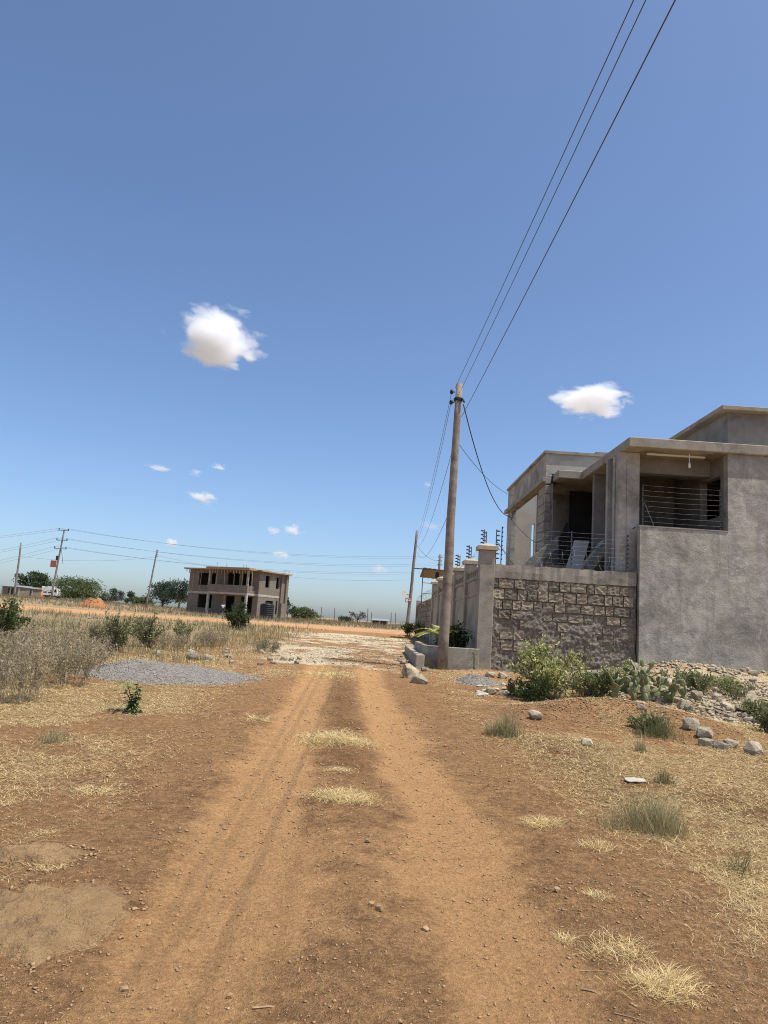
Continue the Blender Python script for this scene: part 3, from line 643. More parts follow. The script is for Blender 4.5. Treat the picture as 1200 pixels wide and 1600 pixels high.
# ---- plastered wall with pillars along the road
def road_wall():
    e = empty('roadside_wall', (2.95, 20, .5), 'grey plastered boundary wall with capped pillars running along the road', 'wall')
    X = 2.82; ys = [19.72, 23.0, 26.4, 29.9, 33.4, 36.9]
    for i, y in enumerate(ys):
        zt = 3.78 if i == 0 else 3.62+.02*i; w = .42 if i == 0 else .36
        g = Hz(X, y)-.2
        p = part(B(X-.06, X-.06+w, y, y+w, g, zt), 'pillar', 'concrete' if i == 0 else 'plaster_warm', e, bevel=.015)
        c = MB(); x0, x1, y0, y1 = X-.13, X-.06+w+.07, y-.07, y+w+.07
        c.box(x0, x1, y0, y1, zt+.002, zt+.11); cx, cy = (x0+x1)/2, (y0+y1)/2
        c.add([(x0, y0, zt+.112), (x1, y0, zt+.112), (x1, y1, zt+.112), (x0, y1, zt+.112), (cx-.05, cy-.05, zt+.2), (cx+.05, cy-.05, zt+.2), (cx+.05, cy+.05, zt+.2), (cx-.05, cy+.05, zt+.2)],
              [(0, 1, 5, 4), (1, 2, 6, 5), (2, 3, 7, 6), (3, 0, 4, 7), (4, 5, 6, 7)])
        part(c, 'pillar_cap', 'cap', p)
        if i < len(ys)-1:
            ya, yb = y+w, ys[i+1]
            part(B(X+.04, X+.22, ya, yb, g, 3.02), 'panel', 'plaster_warm', e)
            part(B(X, X+.26, ya+.003, yb-.003, 3.023, 3.12), 'coping', 'concrete', e)
            part(B(X+.01, X+.038, ya+.003, yb-.003, 2.55, 2.63), 'moulding', 'plaster_warm', e)
            rm = MB(); k = 0
            for k in range(6):
                yy = ya+(yb-ya)*(k+.5)/6; rm.box(X+.08, X+.18, yy-.09, yy+.09, 3.122, 3.30)
            part(rm, 'crenel_blocks', 'concrete', e)
            part(B(X+.03, X+.23, ya+.003, yb-.003, 3.303, 3.38), 'top_rail', 'concrete', e)
road_wall()
for i, (yy, dx) in enumerate(((20.0, .02), (23.3, .1), (26.6, .1), (30.2, .1))):
    fence('electric fence posts on the %s of the roadside wall' % ('corner pillar', 'second pillar', 'third pillar', 'fourth pillar')[i], (2.9, yy+.1, 0), (3.02, yy+.5, 0), 3.9 if i == 0 else 3.8, (0, 1), .5, 4, side=(-1, 0), wires=False)
fence('steel fence post with a diagonal stay behind the corner pillar', (3.28, 20.3, 0), (3.28, 20.6, 0), 3.5, (0,), .95, 7, side=(1, 0), stay=(.55, 0), wires=False)
razor('razor wire coil along the top of the roadside wall', (2.95, 20.8, 3.36), (2.95, 36, 3.36), .25, 40)

def rough_wall():
    e = empty('far_wall', (3, 45, .7), 'rough unplastered boundary wall beyond the capped pillars, shorter and browner', 'wall')
    part(B(2.86, 3.1, 37.3, 50, .4, 2.95), 'core', 'mortar', e)
    z = .6; r = random.Random(2)
    while z < 2.95:
        y = 37.3+r.random()*.2
        while y < 49.8:
            w = .42+.1*r.random(); part(B(2.82+.015*r.random(), 2.855, y, min(y+w, 50)-.03, z, min(z+.3, 2.97)-.03), 'block', 'block', e); y += w
        z += .3
    part(B(2.8, 3.16, 37.3, 50.1, 2.953, 3.03), 'coping', 'concrete', e)
    part(B(2.7, 3.1, 50.12, 50.5, .4, 3.25), 'end_pillar', 'concrete', e)
rough_wall()
razor('razor wire coil on the far rough wall', (2.95, 38, 3.0), (2.95, 50, 3.0), .28, 30)

def awning():
    Y = 41.0; e = empty('iron_sheet_awning', (3.2, Y, 3.0), 'small rusty iron-sheet awning on thin posts above the roadside wall', 'awning')
    a = atY(661, 887, Y); z = a.z
    sh = MB(); n = 14
    v = []; f = []
    for i in range(n+1):
        x = a.x+(1.9)*i/n; dz = .03*(i % 2)-.10*i/n
        v += [(x, Y, z+dz), (x, Y+3, z+dz-.35), (x, Y, z+dz-.025), (x, Y+3, z+dz-.375)]
    for i in range(n): b = i*4; f += [(b, b+1, b+5, b+4), (b+2, b+6, b+7, b+3), (b, b+4, b+6, b+2), (b+1, b+3, b+7, b+5)]
    f += [(0, 2, 3, 1), (n*4, n*4+1, n*4+3, n*4+2)]
    part(sh.add(v, f), 'roof_sheet', 'rust_sheet', e)
    part(B(a.x-.5, a.x+1.9, Y+.02, Y+.07, z-.10, z-.04), 'eave_rail', 'steel', e)
    for dx in (0.02, 1.5): part(MB().tube([(a.x+dx, Y+.1, 2.6), (a.x+dx, Y+.1, z-.1)], .03, 6), 'post', 'steel', e)
    for k in range(3): part(MB().tube([(a.x, Y+.1, z-.85-k*.6), (a.x+1.8, Y+.1, z-.9-k*.6)], .022, 5), 'rail', 'steel', e)
    part(B(a.x+.75, a.x+.95, Y+.1, Y+.3, z-.55, z-.2), 'floodlight', 'black', e)
awning()

# ---- planter wall, kerb
def planter():
    e = empty('planter_wall', (2.1, 19.2, .4), 'low grey concrete planter wall at the foot of the tall near pole', 'planter')
    zt = 1.06
    mb = MB().prism([(1.86, 19.25), (2.78, 19.25), (2.78, 19.40), (1.92, 19.40), (1.44, 19.95), (1.44, 23.6), (1.30, 23.6), (1.30, 19.9)], .2, zt, 'z')
    part(mb, 'wall', 'concrete', e, bevel=.012)
    part(MB().prism([(1.93, 19.41), (2.78, 19.41), (2.78, 23.6), (1.45, 23.6), (1.45, 19.96)], .2, .86, 'z'), 'soil', 'heap_grey', e)
planter()
k0 = gnd(661, 1047.5)
kb = MB().box(-.22, 0, 0, 7.5, -.15, .33); ko = kb.build('concrete_kerb', M['plaster_warm'], None, bevel=.012)
ko.location = (1.30, 18.75, .5); tag(ko, 'long low concrete kerb block beside the gravel junction', 'kerb')

# ---- poles
def pole(label, base, top, r0, r1, mat, group='timber utility poles', n=10, cat='utility pole'):
    e = empty('utility_pole', base, label, cat, group); b = Vector(base); t = Vector(top); rr = random.Random(int(b.y*7))
    pts = [b.lerp(t, k/8)+Vector(((rr.random()-.5)*r0*.25, 0, 0)) for k in range(9)]; pts[0].z -= .4
    part(MB().tube(pts, [r0+(r1-r0)*k/8 for k in range(9)], n), 'shaft', mat, e, True)
    return e
PB = Vector((1.80, 19.12, .45)); PT = atY(717, 600, 19.12)
p = pole('tall weathered timber pole with wires at the corner of the raw stone wall', PB, PT, 0.145, .088, 'timber_pole', n=14)
for k, (dz, sx) in enumerate(((.20, -1), (.50, -1))):
    z = PT.z-dz-.05
    ins = part(MB().tube([(PT.x-.1, PT.y-.02, z), (PT.x-.17, PT.y-.02, z)], .015, 6), 'bracket', 'black', p)
    part(MB().tube([(PT.x-.19, PT.y-.02, z-.06), (PT.x-.19, PT.y-.02, z-.02), (PT.x-.19, PT.y-.02, z+.02), (PT.x-.19, PT.y-.02, z+.06)], [.035, .05, .05, .035], 8), 'insulator', 'black', ins)
part(MB().tube([(PT.x, PT.y, PT.z-.50), (PT.x, PT.y, PT.z-.42)], .125, 14), 'steel_band', 'black', p)
part(MB().tube([(PT.x+.1, PT.y-.1, PT.z-.44), (PT.x+.17, PT.y-.12, PT.z-.56)], .03, 6), 'clamp', 'black', p)
P2B = Vector((atY(635, 990, 56).x, 56, .8)); P2T = atY(652, 829, 56)
p2 = pole('leaning timber pole with two small signs at the far end of the roadside wall', P2B, P2T, .15, .10, 'grey_pole')
def plate(pp, px0, px1, py0, py1, Y, name, mat, deco=None):
    a = atY(px0, py1, Y); b = atY(px1, py0, Y); o = part(B(a.x, b.x, Y-.17, Y-.15, a.z, b.z), name, mat, pp)
    if deco: 
        w = b.x-a.x; h = b.z-a.z
        part(B(a.x+w*.1, a.x+w*.45, Y-.175, Y-.172, a.z+h*.15, a.z+h*.8), 'print', deco, o); part(B(a.x+w*.55, a.x+w*.9, Y-.175, Y-.172, a.z+h*.35, a.z+h*.6), 'print', deco, o)
        part(B(a.x+w*.5, a.x+w*.92, Y-.175, Y-.172, a.z+h*.72, a.z+h*.85), 'print', deco, o)
plate(p2, 627, 636, 924, 932, 56, 'sign_plate', 'white_paint'); plate(p2, 633, 642.5, 934.5, 941, 56, 'sign_plate', 'sheet_red', 'white_paint')
part(MB().tube([atY(634, 928, 56)+Vector((0, -.14, 0)), atY(639, 930, 56)], .03, 5), 'sign_bracket', 'steel', p2)
P3B = Vector((atY(679, 985, 64).x, 64, .9)); P3T = atY(688, 866, 64)
p3 = pole('short pale pole rising behind the iron-sheet awning', P3B, P3T, .14, .10, 'grey_pole')
for k in range(3):
    for s in (-1, 1): part(MB().tube([P3T+Vector((s*.10, 0, -.25-.35*k)), P3T+Vector((s*.2, 0, -.25-.35*k))], .05, 6), 'insulator', 'black', p3)
QB = Vector((atY(79, 940, 108).x, 108, 1.5)); QT = atY(100.5, 827, 108); QB.z = Hz(QB.x, 108)
q = pole('leaning pole with three crossarms and a red notice left in the field', QB, QT, .16, .10, 'grey_pole')
QW = []
for k, (dz, w) in enumerate(((.2, 1.6), (1.7, 1.7), (3.0, 1.9))):
    t = 1-dz/(QT.z-QB.z); c = QB.lerp(QT, t); ar = part(B(c.x-w/2, c.x+w/2, c.y-.16, c.y-.08, c.z-.05, c.z+.05), 'crossarm', 'grey_pole', q)
    for s in (-.9, .9):
        part(MB().tube([(c.x+s*w/2, c.y-.12, c.z+.05), (c.x+s*w/2, c.y-.12, c.z+.15), (c.x+s*w/2, c.y-.12, c.z+.32)], [.05, .09, .05], 7), 'insulator', 'black', ar); QW.append(Vector((c.x+s*w/2, c.y-.12, c.z+.3)))
c = QB.lerp(QT, .5); part(B(c.x-1.0, c.x-.12, c.y-.2, c.y-.17, c.z-.5, c.z+.5), 'notice', 'sheet_red', q)
c = QB.lerp(QT, .58); part(B(c.x-.35, c.x-.1, c.y-.2, c.y+.05, c.z-.3, c.z+.4), 'switch_box', 'black', q)
part(MB().tube([QB.lerp(QT, .74), QB.lerp(QT, .68)+Vector((.4, -.2, -.3)), QB.lerp(QT, .56)+Vector((.9, -.3, -.6))], .03, 4), 'loose_lead', 'black', q)
RB = Vector((atY(21, 940, 102).x, 102, 1)); RB.z = Hz(RB.x, 102); RT = atY(33, 848, 102)
pole('bare leaning pole at the far left edge, beside the low shed', RB, RT, .16, .11, 'grey_pole')
TB = Vector((atY(228, 948, 98).x, 98, 1)); TB.z = Hz(TB.x, 98); TT = atY(245.5, 859, 98)
tp = pole('slim dark leaning pole left of the unfinished stone house', TB, TT, .13, .09, 'grey_pole')
for k in range(4): part(MB().tube([TT+Vector((.06, -.05, -.12-.28*k)), TT+Vector((.2, -.05, -.12-.28*k))], .045, 6), 'insulator', 'black', tp)

def cable(label, a, b, sag, r, name='power_line', mat='cable', group='overhead wires', n=24, cat='wire'):
    a = Vector(a); b = Vector(b)
    pts = [a.lerp(b, i/n)+Vector((0, 0, -4*sag*(i/n)*(1-i/n))) for i in range(n+1)]
    o = MB().tube([p-a for p in pts], r, 5, True).build(name, M[mat]); o.location = a; return tag(o, label, cat, group)
# three wires run from the pole back over the photographer's right shoulder to the next pole
for (px, st, r, lab) in ((990, (-.10, -.12), .006, 'left wire of the three running up from the tall near pole'), (1009, (.10, -.08), .006, 'middle wire of the three running up from the tall near pole'), (1055, (.12, -.95), .007, 'right wire of the three running up from the tall near pole')):
    a = Vector((PT.x+st[0], PT.y, PT.z+st[1])); d = ray(px, 0)
    zt = a.z-.30; t = (zt-CZ)/d.z; m = Vector((d.x*t, d.y*t, zt))
    s = (a.y+22)/(a.y-m.y); b = a+(m-a)*s; b.z = a.z
    tt = (a.y-m.y)/(a.y+22); sag = (a.z-m.z)/(4*tt*(1-tt)); cable(lab, a, b, sag, r, n=40)
for k, (o, dz, lab) in enumerate(((-.19, -.25, 'upper'), (-.19, -.55, 'second'), (-.08, -1.9, 'third'), (.0, -3.4, 'lowest'))):
    cable('%s thin wire from the tall near pole to the leaning pole with signs' % lab, PT+Vector((o, 0, dz)), P2T+Vector((.06, 0, -.3-.45*k)), .5+.15*k, .007)
cable('black twisted service cable drooping from the near pole to the grey house', PT+Vector((.15, -.05, -.6)), atX(796, 807, 5.60), .75, .016)
cable('slack black cable hanging across the grey house behind the stone wall', atX(796, 807, 5.60), Vector((7.2, 20.1, 4.75)), 1.15, .016)
cable('thin stay wire from halfway up the near pole to the grey house', PT+Vector((.1, 0, -1.75)), atX(802, 775, 5.62), .25, .008)
cable('thin wire from the leaning sign pole to the short pale pole', P2T+Vector((.05, 0, -1.2)), P3T+Vector((-.2, 0, -.6)), .3, .012)
# field lines: through the crossarm pole to the far right and left
dn = ('left top', 'right top', 'left middle', 'right middle', 'left bottom', 'right bottom')
for k, c in enumerate(QW):
    e1 = atY(700, 868+(k//2)*12+3*(k % 2), 122); cable('long field wire from the %s insulator of the crossarm pole towards the roadside wall' % dn[k], c, e1, 1.6, .013, n=30)
    e2 = atY(-160, (848, 850, 893-10, 893-8, 905, 908)[k], 128); cable('field wire from the %s insulator of the crossarm pole out of the left edge' % dn[k], c, e2, .5, .013)
cable('low wire between the bare pole and the slim dark pole', RB.lerp(RT, .75), TT+Vector((0, 0, -1.0)), .6, .011)
cable('low wire from the slim dark pole past the unfinished house', TT+Vector((.1, 0, -.8)), atY(640, 906, 104), 1.2, .011)

# ---- unfinished stone house in the field
def blockmat():
    m, nt, N, L, Bb = nodes('house_stone'); g = objc(nt)
    bt = N.new('ShaderNodeTexBrick'); sp = N.new('ShaderNodeSeparateXYZ'); L.new(g, sp.inputs[0])
    cb = N.new('ShaderNodeCombineXYZ'); L.new(math_n(nt, 'ADD', sp.outputs[0], sp.outputs[1]), cb.inputs[0]); L.new(sp.outputs[2], cb.inputs[1]); L.new(cb.outputs[0], bt.inputs['Vector'])
    bt.inputs['Scale'].default_value = 1; bt.inputs['Brick Width'].default_value = .45; bt.inputs['Row Height'].default_value = .25; bt.inputs['Mortar Size'].default_value = .02
    bt.inputs['Color1'].default_value = (.175, .148, .117, 1); bt.inputs['Color2'].default_value = (.24, .205, .162, 1); bt.inputs['Mortar'].default_value = (.12, .10, .08, 1)
    c = mix(nt, ramp(nt, noise(nt, .8, 6, .7, g), .4, .65), bt.outputs['Color'], (.17, .135, .105)); L.new(c, Bb.inputs['Base Color']); Bb.inputs['Roughness'].default_value = .95
    bump(nt, Bb, bt.outputs['Fac'], -.5, .03); return m
M['house_stone'] = blockmat()
def stone_house():
    YH = 96; nc = atY(400, 967, YH); ang = math.radians(27)
    e = empty('stone_house', (nc.x, YH, Hz(nc.x, YH)+.0), 'unfinished two-storey stone house with timber props in the field', 'house', rz=0)
    # local axes: u along the front towards the left-back, v along the right side towards the back-right
    U = Vector((-math.cos(ang), math.sin(ang), 0)); Vv = Vector((math.sin(ang), math.cos(ang), 0))
    e.rotation_euler = (0, 0, math.atan2(-U.y, -U.x))       # local +x = -U (towards the right), local +y = Vv
    def lp(mb, nm, mt, par=e, **k): o = mb.build(nm, M[mt], par, **k); return o
    L, Wd, H1, H2 = 12.2, 6.2, 3.15, 6.4
    # coordinates: x from -L to 0 along the front (front face at y=0), y from 0 to Wd
    def wall_x(y, t, spans, z0, z1, nm):   # wall along x with openings [(x0,x1,za,zb)]
        m = MB(); xs = -L
        for (a, b, za, zb) in spans+[(0, 0, 0, 0)]:
            if a-xs > .01: m.box(xs, a, y, y+t, z0, z1)
            if b > a:
                if za > z0: m.box(a+.001, b-.001, y, y+t, z0, za)
                if zb < z1: m.box(a+.001, b-.001, y, y+t, zb, z1)
            xs = b
        return lp(m, nm, 'house_stone')
    def wall_y(x, t, spans, z0, z1, nm, Y1=Wd):
        m = MB(); ys = .221
        for (a, b, za, zb) in spans+[(Y1, Y1, 0, 0)]:
            if a-ys > .01: m.box(x, x+t, ys, a, z0, z1)
            if b > a:
                if za > z0: m.box(x, x+t, a+.001, b-.001, z0, za)
                if zb < z1: m.box(x, x+t, a+.001, b-.001, zb, z1)
            ys = b
        return lp(m, nm, 'house_stone')
    wall_x(0, .22, [(-10.3, -7.8, .9, 2.75), (-5.6, -3.9, 0, 2.7), (-2.9, -.9, .3, 2.7)], -.4, H1-.3, 'ground_floor_front')
    wall_x(0, .22, [(-10.5, -7.5, .9+H1, 2.6+H1), (-5.4, -3.4, H1+.1, 2.75+H1), (-2.9, -1.4, H1+.1, 2.7+H1)], H1+.002, H2-.2, 'upper_floor_front')
    wall_y(-.22, .22, [(1.8, 3.6, .7, 2.4), (4.2, 4.6, .6, 2.5)], -.4, H1-.3, 'ground_floor_side')
    wall_y(-.22, .22, [(1.4, 2.3, 1.0+H1, 2.6+H1), (3.9, 4.6, 1.0+H1, 2.6+H1), (5.2, 5.7, H1+.5, 2.6+H1)], H1+.002, H2-.2, 'upper_floor_side')
    wall_x(Wd, .22, [], -.4, H2-.2, 'rear_wall'); wall_y(-L, .22, [], -.4, H2-.2, 'left_wall')
    bay = MB(); bay.box(.002, .5, 4.9, 6.2, -.4, 2.2); bay.box(.002, .5, 5.7, 6.2, 2.2, H2-.2); bay.box(.002, .25, 4.9, 5.7, 2.2, H2-.2); lp(bay, 'side_bay', 'house_stone')
    rb = lp(MB().box(-L-.03, .03, -.03, .25, H1-.298, H1-.002), 'ring_beam', 'concrete_pale'); lp(MB().box(-.25, .03, .252, Wd, H1-.298, H1-.002), 'ring_beam', 'concrete_pale')
    lp(MB().box(-L+.22, -.26, .26, Wd-.01, H1-.28, H1-.02), 'floor_slab', 'concrete')
    # front balcony with its parapet, columns below and above
    lp(MB().box(-7.3, 1.0-1.6, -1.7, -.04, H1-.25, H1-.02), 'balcony_slab', 'concrete_pale')
    pm = MB(); pm.box(-7.3, -.6, -1.7, -1.52, H1-.018, H1+1.0); pm.box(-.78, -.6, -1.518, -.04, H1-.018, H1+1.0); pm.box(-7.3, -7.12, -1.518, -.04, H1-.018, H1+1.0); lp(pm, 'balcony_parapet', 'house_stone')
    for x in (-7.2, -.75):
        lp(MB().box(x-.14, x+.14, -1.69, -1.41, -.4, H1-.252), 'column', 'concrete_pale'); lp(MB().box(x-.13, x+.13, -1.69, -1.45, H1+1.002, H2-.2), 'column', 'concrete')
    lp(MB().box(-5.5, -5.25, -.35, -.04, -.4, H1-.252), 'column', 'concrete')
    # shuttered roof slab in stepped boards
    r1 = lp(MB().prism([(-L-.7, -.6), (-7.6, -.6), (-7.6, -2.1), (-.2, -2.1), (-.2, -.5), (.6, -.5), (.4, 4.4), (.8, 4.7), (.8, Wd+.4), (-L-.7, Wd+.4)], H2-.198, H2-.02, 'z'), 'roof_slab', 'timber')
    lp(MB().box(-7.55, -.3, -2.15, -.5, H2-.018, H2+.10), 'roof_upstand', 'timber', r1)
    rr = random.Random(5)
    for i in range(9):
        x = -L+.9+i*(L-1.2)/8; y = -.15-rr.random()*.2 if x < -7.5 else -1.2-rr.random()*.7
        lp(MB().tube([(x, y, H1+(1.0 if x > -7.3 else .0)), (x+(rr.random()-.5)*.3, y, H2-.2)], .045, 5), 'prop', 'timber')
    for i in range(26):
        x = -L-.4+i*(L+.4)/25; y = -.3 if x < -7.5 else -1.9
        lp(MB().box(x-.04, x+.04, y, y+.06, H2-.2-.25-.35*rr.random(), H2-.2), 'shutter_batten', 'timber')
    for i in range(8):
        y = .4+i*.7; lp(MB().box(.1, .16, y, y+.07, H2-.2-.25-.4*rr.random(), H2-.2), 'shutter_batten', 'timber')
    for i, x in enumerate((-7.4, -5.7, -2.8, -2.3, 0.2, .9)):
        lp(MB().tube([(x, -.1 if i < 4 else 5.5, H2), (x, -.1 if i < 4 else 5.5, H2+.9-.1*i)], .03, 4), 'starter_bar', 'steel')
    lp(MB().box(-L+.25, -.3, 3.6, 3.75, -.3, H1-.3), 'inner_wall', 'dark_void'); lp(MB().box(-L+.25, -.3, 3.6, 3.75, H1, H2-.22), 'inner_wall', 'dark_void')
    # toothed block ends of the unfinished corner
    z = -.3; k = 0
    while z < H2-.5:
        if k % 2 == 0: lp(MB().box(-.22, .22, Wd+.222, Wd+.5, z, z+.24), 'toothing_block', 'house_stone')
        z += .25; k += 1
    return e
SH = stone_house()
def tank():
    Y = 90; c = atY(416, 965, Y); z = Hz(c.x, Y); n = 14; pts = []; rad = []
    H_ = 1.75; r = .88
    for i in range(n*2+1): pts.append((0, 0, H_*i/(n*2))); rad.append(r+(.03 if i % 4 < 2 else -.02))
    pts += [(0, 0, H_+.12), (0, 0, H_+.22)]; rad += [r*.75, r*.35]
    e = empty('water_tank', (c.x, Y, z), 'black ribbed water tank at the right corner of the stone house', 'water tank')
    MB().tube(pts, rad, 20).build('tank_body', M['tank'], e, True); MB().tube([(0, 0, H_+.2), (0, 0, H_+.3)], [.28, .26], 14).build('lid', M['tank'], e, True)
    MB().box(-1, 1, -1, 1, -.3, .0).build('plinth', M['concrete'], e)
tank()

# ---- person at the house door
def person():
    Y = 93.2; c = atY(347.5, 959, Y); z = Hz(c.x, Y); h = 1.65
    e = empty('person', (c.x, Y, z), 'person in a pale top and dark trousers standing at the stone house door', 'person')
    def skin(name, verts, edges, radii, mat, par):
        me = bpy.data.meshes.new(name); me.from_pydata(verts, edges, []); o = bpy.data.objects.new(name, me); link(o, par); me.materials.append(M[mat])
        o.modifiers.new('skin', 'SKIN'); 
        for sv, r in zip(me.skin_vertices[0].data, radii): sv.radius = (r, r*.85); sv.use_root = False
        me.skin_vertices[0].data[0].use_root = True
        m = o.modifiers.new('sub', 'SUBSURF'); m.levels = 1; m.render_levels = 1; return o
    b = skin('body', [(0,0,.92),(0,0,1.12),(0,0,1.34),(0,0,1.44),(0,-.01,1.53),(0,-.01,1.62), (.17,0,1.36),(.22,.02,1.10),(.22,-.05,.86),(.22,-.07,.78), (-.17,0,1.36),(-.22,.02,1.10),(-.20,-.07,.86),(-.2,-.1,.78), (.09,0,.86),(.10,-.01,.48),(.10,.02,.08),(.10,-.12,.04), (-.09,0,.86),(-.10,.02,.48),(-.11,.04,.08),(-.11,-.1,.04)],
         [(0,1),(1,2),(2,3),(3,4),(4,5),(2,6),(6,7),(7,8),(8,9),(2,10),(10,11),(11,12),(12,13),(0,14),(14,15),(15,16),(16,17),(0,18),(18,19),(19,20),(20,21)],
         [.13,.125,.14,.055,.09,.07,.06,.045,.035,.03,.06,.045,.035,.03,.085,.06,.04,.035,.085,.06,.04,.035], 'skin', e)
    skin('shirt', [(0,0,.90),(0,0,1.14),(0,0,1.36),(.18,0,1.37),(.23,.02,1.14),(-.18,0,1.37),(-.23,.02,1.14)], [(0,1),(1,2),(2,3),(3,4),(2,5),(5,6)], [.15,.145,.155,.08,.062,.08,.062], 'shirt', b)
    skin('trousers', [(0,0,.94),(.09,0,.86),(.10,-.01,.48),(.10,.02,.10),(-.09,0,.86),(-.10,.02,.48),(-.11,.04,.10)], [(0,1),(1,2),(2,3),(0,4),(4,5),(5,6)], [.14,.10,.075,.055,.10,.075,.055], 'trousers', b)
person()

# ---- far left sheds and lorry
def shed(label, px0, px1, py_top, Y, mat, roofmat, depth=4, base_py=940):
    a = atY(px0, base_py, Y); b = atY(px1, base_py, Y); z = Hz((a.x+b.x)/2, Y); zt = atY((px0+px1)/2, py_top, Y).z
    e = empty('shed', ((a.x+b.x)/2, Y, z), label, 'shed')
    wl_ = part(B(a.x, b.x, Y, Y+depth, z-.3, zt-.15), 'wall', mat, e); rf = MB().prism([(Y-.3, zt-.146), (Y+depth+.3, zt+.15), (Y+depth+.3, zt+.2), (Y-.3, zt-.08)], a.x-.3, b.x+.3, 'x'); part(rf, 'roof', roofmat, e)
    n = max(2, int((b.x-a.x)/2.5))
    for i in range(n+1): x = a.x+(b.x-a.x)*i/n; part(B(x-.12, x+.12, Y-.08, Y-.003, z-.3, zt-.2), 'wall_post', 'concrete_pale', e)
    x = a.x+(b.x-a.x)*.35; part(B(x, x+.9, Y-.04, Y-.002, z, min(z+2, zt-.4)), 'door', 'dark_void', wl_)
shed('low dark stone shed behind the bare pole at the left edge', 1, 27, 915, 128, 'house_stone', 'sheet_grey')
shed('low brown shed left of the white lorry', 28, 48, 918, 134, 'house_stone', 'sheet_grey')
shed('red iron-sheet shed beside the white lorry', 52, 66, 921, 150, 'sheet_red', 'sheet_red')
def lorry():
    Y = 146; a = atY(66, 938, Y); b = atY(91, 938, Y); z = Hz(a.x, Y)+.35; Lx = b.x-a.x; hh = 1.75
    e = empty('lorry', (a.x+Lx/2, Y, z), 'white lorry parked beyond the field left of the wide tree', 'lorry')
    s = 1.0; x0, x1 = a.x, b.x
    part(B(x0, x0+Lx*.72, Y-.9, Y+.9, z+.45, z+.45+hh), 'cargo_box', 'white_paint', e, bevel=.05)
    cb = part(MB().prism([(x0+Lx*.73, z+.4), (x1, z+.4), (x1, z+1.1), (x1-Lx*.07, z+.4+hh*.85), (x0+Lx*.73, z+.4+hh*.85)], Y-.85, Y+.85, 'y'), 'cab', 'white_paint', e, bevel=.05)
    part(B(x0+Lx*.80, x1-Lx*.08, Y-.87, Y-.852, z+1.15, z+.3+hh*.8), 'side_window', 'glass', cb); part(B(x0+Lx*.05, x0+Lx*.35, Y-.92, Y-.902, z+.95, z+1.15), 'side_stripe', 'black', e); part(B(x0+Lx*.42, x0+Lx*.68, Y-.92, Y-.902, z+.95, z+1.15), 'side_stripe', 'black', e)
    part(B(x0, x1-.1, Y-.5, Y+.5, z+.25, z+.398), 'chassis', 'black', e)
    for x in (x0+Lx*.2, x0+Lx*.85):
        for yy in (Y-.85, Y+.6):
            w = part(MB().tube([(x, yy, z+.1), (x, yy+.25, z+.1)], .42, 14), 'wheel', 'rubber', e); part(MB().tube([(x, yy-.01, z+.1), (x, yy+.02, z+.1)], .2, 10), 'rim', 'sheet_grey', w)
    for y in (Y-.6, Y+.6): part(B(x1, x1+.03, y-.12, y+.12, z+.6, z+.75), 'headlight', 'glass', cb)
lorry()
c = atY(61.5, 932, 138); zz = Hz(c.x, 138); o = MB().tube([(0, 0, 0), (0, 0, .1), (0, 0, .5), (0, 0, .95), (0, 0, 1.05)], [.45, .5, .54, .5, .44], 14).build('drum', M['orange'], None, True); o.location = (c.x, 138, zz); o.scale = (1.1, 1.1, 1.5); tag(o, 'orange drum in front of the red shed, left of the lorry', 'drum')
# far kiosk and fence posts right of the road end
shed('small dark kiosk on the rise beyond the road junction', 581, 605, 968.5, 112, 'dark_void', 'sheet_grey', 3, 975)
rr = random.Random(3)
for i, px in enumerate((500, 521, 548, 573, 579, 610, 617)):
    Y = 84+6*rr.random(); c = atY(px, 980, Y); z = Hz(c.x, Y); o = MB().tube([(0, 0, -.2), (.03, 0, .8), (0, 0, 1.5+.7*rr.random())], [.07, .065, .05], 6).build('fence_post', M['grey_pole']); o.location = (c.x, Y, z)
    tag(o, 'thin weathered fence post standing in the dry bank beyond the junction', 'post', 'fence posts beyond the junction')

# ------------------------------------------------------------------ trees beyond the field
G1 = ((.045, .075, .022), (.065, .10, .03), (.03, .05, .018)); GA = ((.10, .135, .04), (.075, .105, .032), (.13, .155, .055)); GE = ((.06, .085, .05), (.085, .11, .07), (.045, .065, .04))
TG = 'trees beyond the field'
tree('dark layered tree behind the low sheds at the far left', 49, 170, 891, width=7.4, clumps=22, n=5200, leaf=.42, cols=G1, flat=.42, seed=1, group=TG, stem=.3, trunk_r=.22)
tree('wide dome-shaped light green tree right of the crossarm pole', 121, 150, 901, width=10.5, clumps=34, n=9000, leaf=.36, cols=GA, flat=.6, seed=2, group=TG, stem=.08)
tree('small bluish tree between the wide dome tree and a rounded one', 174, 175, 918, width=5.2, clumps=14, n=3000, leaf=.36, cols=GE, seed=3, group=TG, stem=.1)
tree('small rounded tree in the gap left of the slim pole', 207, 185, 924, width=3.6, clumps=11, n=2400, leaf=.36, cols=GE, flat=.8, seed=4, group=TG, stem=.15)
tree('low spreading bright green bush-tree behind the slim pole', 230, 140, 933, width=5.0, clumps=13, n=3000, leaf=.3, cols=GA, flat=.4, seed=5, group=TG, stem=.05)
tree('tall grey-green eucalyptus left of the stone house', 254, 135, 907, width=5.4, clumps=24, n=6000, leaf=.32, cols=GE, flat=.9, seed=6, group=TG, stem=.12, trunk_r=.16)
tree('airy grey-green eucalyptus touching the stone house wall', 280, 128, 905, width=4.8, clumps=22, n=4600, leaf=.3, cols=GE, flat=.8, seed=7, group=TG, stem=.15, sparse=1.4, trunk_r=.14)
tree('thin dark tree just behind the right corner of the stone house', 448, 125, 932, width=2.6, clumps=10, n=1600, leaf=.26, cols=G1, flat=.8, seed=8, group=TG, stem=.2, base_py=968, trunk_r=.1)
